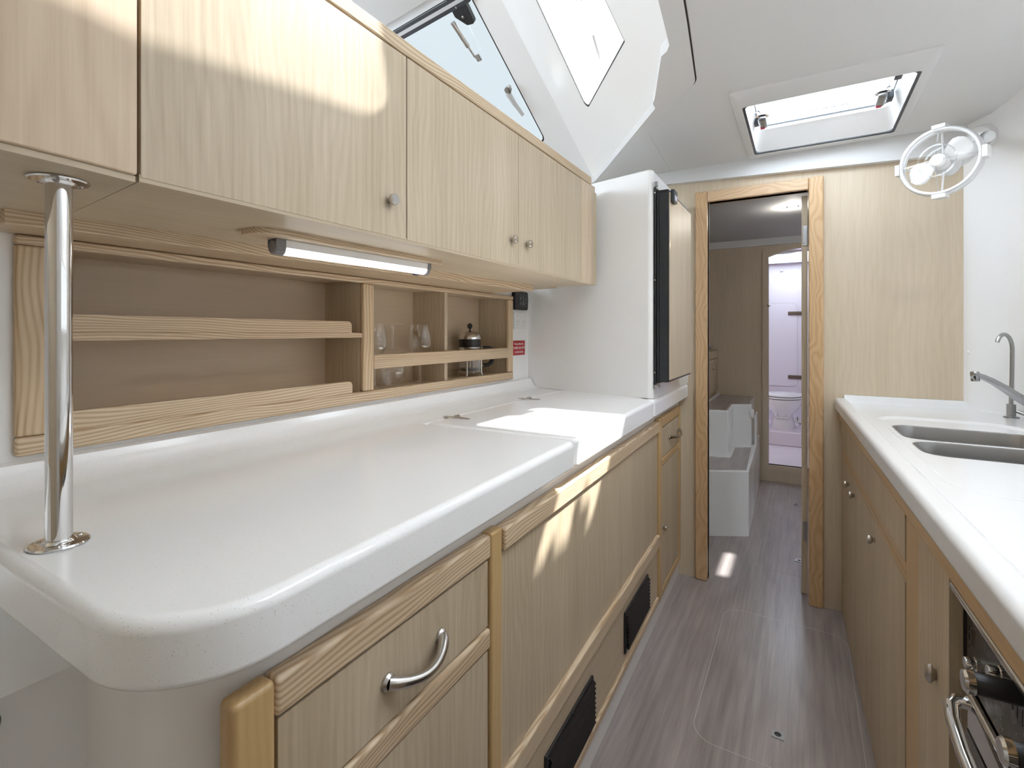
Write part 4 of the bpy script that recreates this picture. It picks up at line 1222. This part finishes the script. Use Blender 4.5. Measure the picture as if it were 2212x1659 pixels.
SK = thing('sink', 'double bowl stainless sink set into the white counter', 'sink', (0.42, 1.8, 0.76))
for bp, nm in ((bowl1, 'bowl'), (bowl2, 'bowl')):
    cb = sum((Vector(p) for p in bp), Vector((0, 0))) / len(bp)
    q = MB()
    def ring(sc_, z):
        return [tuple(cb + (Vector(p) - cb) * sc_) + (z,) for p in bp]
    q.loft([ring(1.012, RZ + 0.0012), ring(0.995, RZ + 0.0015), ring(0.982, RZ - 0.003), ring(0.965, 0.82), ring(0.94, 0.775), ring(0.86, 0.757), ring(0.2, 0.752)], close=True)
    q.build(nm, 'brushed', SK, angle=50)
    MB().lathe([(0, 0.7535), (0.032, 0.7535), (0.038, 0.7585), (0.040, 0.7545)], (cb.x, cb.y, 0), (0, 0, 1), 20).build('drain', 'chrome', SK)

# filter tap
FT = thing('filter_tap', 'slim gooseneck drinking water tap behind the sink', 'tap', (0.626, 2.365, 0.905))
tx, ty = 0.627, 2.367
MB().lathe([(0.0, 0.905), (0.021, 0.905), (0.021, 0.9085), (0.015, 0.9095), (0.0125, 0.911), (0.0125, 0.952), (0.0075, 0.953)], (tx, ty, 0), (0, 0, 1), 24).build('base', 'brushed', FT)
gp = [(tx, ty, 0.95), (tx + .002, ty, 1.05), (tx + .003, ty, 1.14)]
for i in range(1, 13):
    a = PI * i / 14.5
    gp.append((tx + .003 - 0.026 * (1 - math.cos(a)), ty - 0.020 * (1 - math.cos(a)), 1.14 + 0.055 * math.sin(a)))
MB().tube(gp, 0.0062, 16).build('spout', 'brushed', FT)
MB().tube([(tx + 0.012, ty - 0.004, 0.929), (tx + 0.03, ty - 0.012, 0.921), (tx + 0.06, ty - 0.02, 0.926)], [0.006, 0.0065, 0.006], 12).build('lever', 'brushed', FT)

# mixer tap whose body stands beyond the picture's edge
MT = thing('mixer_tap', 'chrome kitchen mixer tap with long angled spout', 'tap', (0.67, 2.22, 0.905))
mx_, my_ = 0.675, 2.235
MB().lathe([(0.0, 0.905), (0.027, 0.905), (0.027, 0.912), (0.022, 0.914), (0.022, 0.965), (0.019, 0.985), (0.0, 0.992)], (mx_, my_, 0), (0, 0, 1), 28).build('body', 'tapsteel', MT)
sp = [(mx_ - 0.01, my_, 0.948), (0.632, 2.225, 0.972), (0.605, 2.215, 0.990), (0.570, 2.207, 1.018), (0.540, 2.203, 1.040), (0.515, 2.2, 1.054), (0.497, 2.198, 1.060)]
MB().tube(sp, [0.0155, 0.0150, 0.0142, 0.0125, 0.0105, 0.0095, 0.0095], 18).build('spout', 'tapsteel', MT)
MB().lathe([(0.0, 0.018), (0.010, 0.018), (0.0125, 0.014), (0.0125, 0.002), (0.0115, 0.0), (0.0115, -0.014), (0.0, -0.014)], (0.495, 2.198, 1.054), (-0.05, 0, 1), 24).build('aerator', 'tapsteel', MT)
MB().tube([(mx_, my_, 0.985), (mx_ + 0.01, my_ - 0.02, 1.0), (mx_ + 0.03, my_ - 0.07, 1.03)], [0.010, 0.008, 0.006], 12).build('lever', 'tapsteel', MT)

# oven
OV = thing('oven', 'black and chrome oven with control knobs at the right edge', 'oven', tuple(RIGHT @ Vector((0, -1.6, 0))))
MB(RIGHT).box(-0.5, -0.03, -1.86, -1.289, 0.10, 0.815).build('body', 'black', OV, smooth=False)
fc = MB(RIGHT).box(-0.03, -0.018, -1.86, -1.2895, 0.672, 0.803, 0.002).build('fascia', 'ovenface', OV)
MB(RIGHT).box(-0.02, 0.003, -1.86, -1.2895, 0.803, 0.815, 0.004, 3).build('top_trim', 'chrome', OV)
for i in range(22):
    s = -1.300 - 0.0145 * i
    MB(RIGHT).box(-0.0182, -0.0175, s - 0.0016, s + 0.0016, 0.770, 0.792).build('slot', 'black', fc, smooth=False)
    if i not in (2, 3, 4, 5, 6, 7, 8):
        MB(RIGHT).box(-0.0182, -0.0175, s - 0.0016, s + 0.0016, 0.735, 0.755).build('slot', 'black', fc, smooth=False)
for j, (s, z, ln, r, mt) in enumerate(((-1.350, 0.724, 0.016, 0.008, 'chrome'), (-1.440, 0.765, 0.016, 0.008, 'chrome'), (-1.505, 0.780, 0.052, 0.0125, 'black'), (-1.62, 0.780, 0.052, 0.0125, 'black'))):
    kn = MB(RIGHT).lathe([(r * 1.25, 0.0), (r * 1.25, 0.006), (r, 0.007), (r, ln), (r * 0.9, ln + 0.002), (0.0, ln + 0.002)], (-0.018, s, z), (1, 0, 0), 24).build('control_knob', mt, OV)
    if mt == 'black':
        MB(RIGHT).lathe([(r * 1.06, ln - 0.004), (r * 1.08, ln + 0.003), (r * 0.9, ln + 0.006), (0.0, ln + 0.0065)], (-0.018, s, z), (1, 0, 0), 24).build('knob_cap', 'chrome', kn)
od = MB(RIGHT).box(-0.03, -0.010, -1.86, -1.292, 0.20, 0.668, 0.006, 3).build('oven_door', 'chrome', OV)
MB(RIGHT).box(-0.0105, -0.0085, -1.82, -1.325, 0.26, 0.615, 0.001).build('door_glass', 'ovenglass', od)
hp = [(-0.012, -1.312, 0.645), (0.000, -1.313, 0.644), (0.008, -1.322, 0.640), (0.011, -1.345, 0.632), (0.012, -1.40, 0.622), (0.012, -1.5, 0.616), (0.012, -1.8, 0.616)]
MB(RIGHT).tube(hp, 0.0095, 16).build('door_handle', 'chrome', od)
MB(RIGHT).box(-0.5, -0.03, -2.3, -1.862, 0.0, 0.866).build('end_panel', 'veneer', OV, smooth=False)

# ================================================================== FAN
FA = thing('cabin_fan', 'white caged cabin fan mounted high beside the bulkhead', 'fan', (0.52, 2.25, 1.86))
fc_ = Vector((0.388, 2.1, 1.756))
fn = Vector((-0.47, -0.88, 0.0)).normalized()
fwv = Vector((0.88, -0.47, 0.0)).normalized()
fu = Vector((0, 0, 1))
R_ = 0.103
MB().torus(fc_ + fn * 0.012, fn, R_, 0.0058, 64, 10).build('front_ring', 'white', FA)
MB().torus(fc_ - fn * 0.012, fn, R_ + 0.001, 0.0058, 64, 10).build('rear_ring', 'white', FA)
MB().lathe([(R_ + 0.002, -0.018), (R_ + 0.006, -0.016), (R_ + 0.006, 0.016), (R_ + 0.002, 0.018)], fc_, tuple(fn), 64).build('band', 'clearplast', FA)
MB().torus(fc_ + fn * 0.030, fn, 0.050, 0.0022, 48, 8).build('inner_ring', 'clearplast', FA)
MB().torus(fc_ - fn * 0.022, fn, 0.052, 0.0022, 48, 8).build('inner_ring', 'clearplast', FA)
for d in (fu, -fu, fwv, -fwv):
    MB().tube([fc_ + fn * 0.034 + d * 0.018, fc_ + fn * 0.030 + d * 0.050, fc_ + fn * 0.013 + d * (R_ - 0.002)], 0.0022, 8).build('spoke', 'clearplast', FA)
    MB().tube([fc_ - fn * 0.028 + d * 0.012, fc_ - fn * 0.022 + d * 0.052, fc_ - fn * 0.012 + d * (R_ - 0.002)], 0.0030, 8).build('spoke', 'white', FA)
    cl = MB()
    p = fc_ + d * (R_ + 0.006)
    sd = fn.cross(d)
    cl.loft([[p + d * a + sd * b * 0.018 + fn * c * 0.018 for b, c in ((-1, -1), (1, -1), (1, 1), (-1, 1))] for a in (-0.003, 0.010)], close=True)
    cl.loft([[p + d * 0.010 + sd * b * 0.018 + fn * c * 0.018 for b, c in ((-1, -1), (1, -1), (1, 1), (-1, 1))], [p + d * 0.0105 + sd * b * 0.001 + fn * c * 0.001 for b, c in ((-1, -1), (1, -1), (1, 1), (-1, 1))]], close=True)
    cl.build('clip', 'white', FA, smooth=False)
MB().lathe([(0.0, 0.030), (0.016, 0.029), (0.022, 0.024), (0.024, 0.010), (0.024, -0.012)], fc_, tuple(fn), 28).build('hub', 'white', FA)
for ang in (28, 208):
    a = rad(ang)
    rd = fwv * math.cos(a) + fu * math.sin(a)
    tg = -fwv * math.sin(a) + fu * math.cos(a)
    rows = []
    for t in (0.014, 0.03, 0.045, 0.06, 0.073, 0.084, 0.090):
        w = {0.014: 0.012, 0.03: 0.023, 0.045: 0.034, 0.06: 0.039, 0.073: 0.035, 0.084: 0.024, 0.090: 0.008}[t]
        rows.append([fc_ + rd * t + tg * (w * k) + fn * (0.007 * k + 0.004 * k * k) for k in (-1, -0.5, 0, 0.5, 1)])
    bl = MB().loft(rows).build('blade', 'white', FA, angle=60)
    so = bl.modifiers.new('thick', 'SOLIDIFY')
    so.thickness = 0.0015
MB().lathe([(0.012, -0.012), (0.030, -0.025), (0.036, -0.045), (0.034, -0.07), (0.022, -0.088), (0.0, -0.094)], fc_, tuple(fn), 28).build('motor_housing', 'white', FA)
# yoke: a C shaped arm from the motor round to the wall mount
ma = fc_ - fn * 0.07
mw = Vector((0.572, 2.475, 1.925))
MB().tube([ma, ma - fn * 0.03 + fwv * 0.03 + fu * 0.02, fc_ - fn * 0.055 + fwv * 0.10 + fu * 0.06, mw + Vector((-0.05, -0.09, -0.03)), mw], [0.020, 0.020, 0.019, 0.019, 0.022], 18).build('arm', 'white', FA)
nrm = (Vector((-0.62, -0.72, -0.30))).normalized()
MB().lathe([(0.0, 0.020), (0.030, 0.017), (0.042, 0.008), (0.045, -0.004), (0.045, -0.035), (0.0, -0.035)], mw + nrm * 0.004, tuple(nrm), 32).build('mount', 'white', FA)
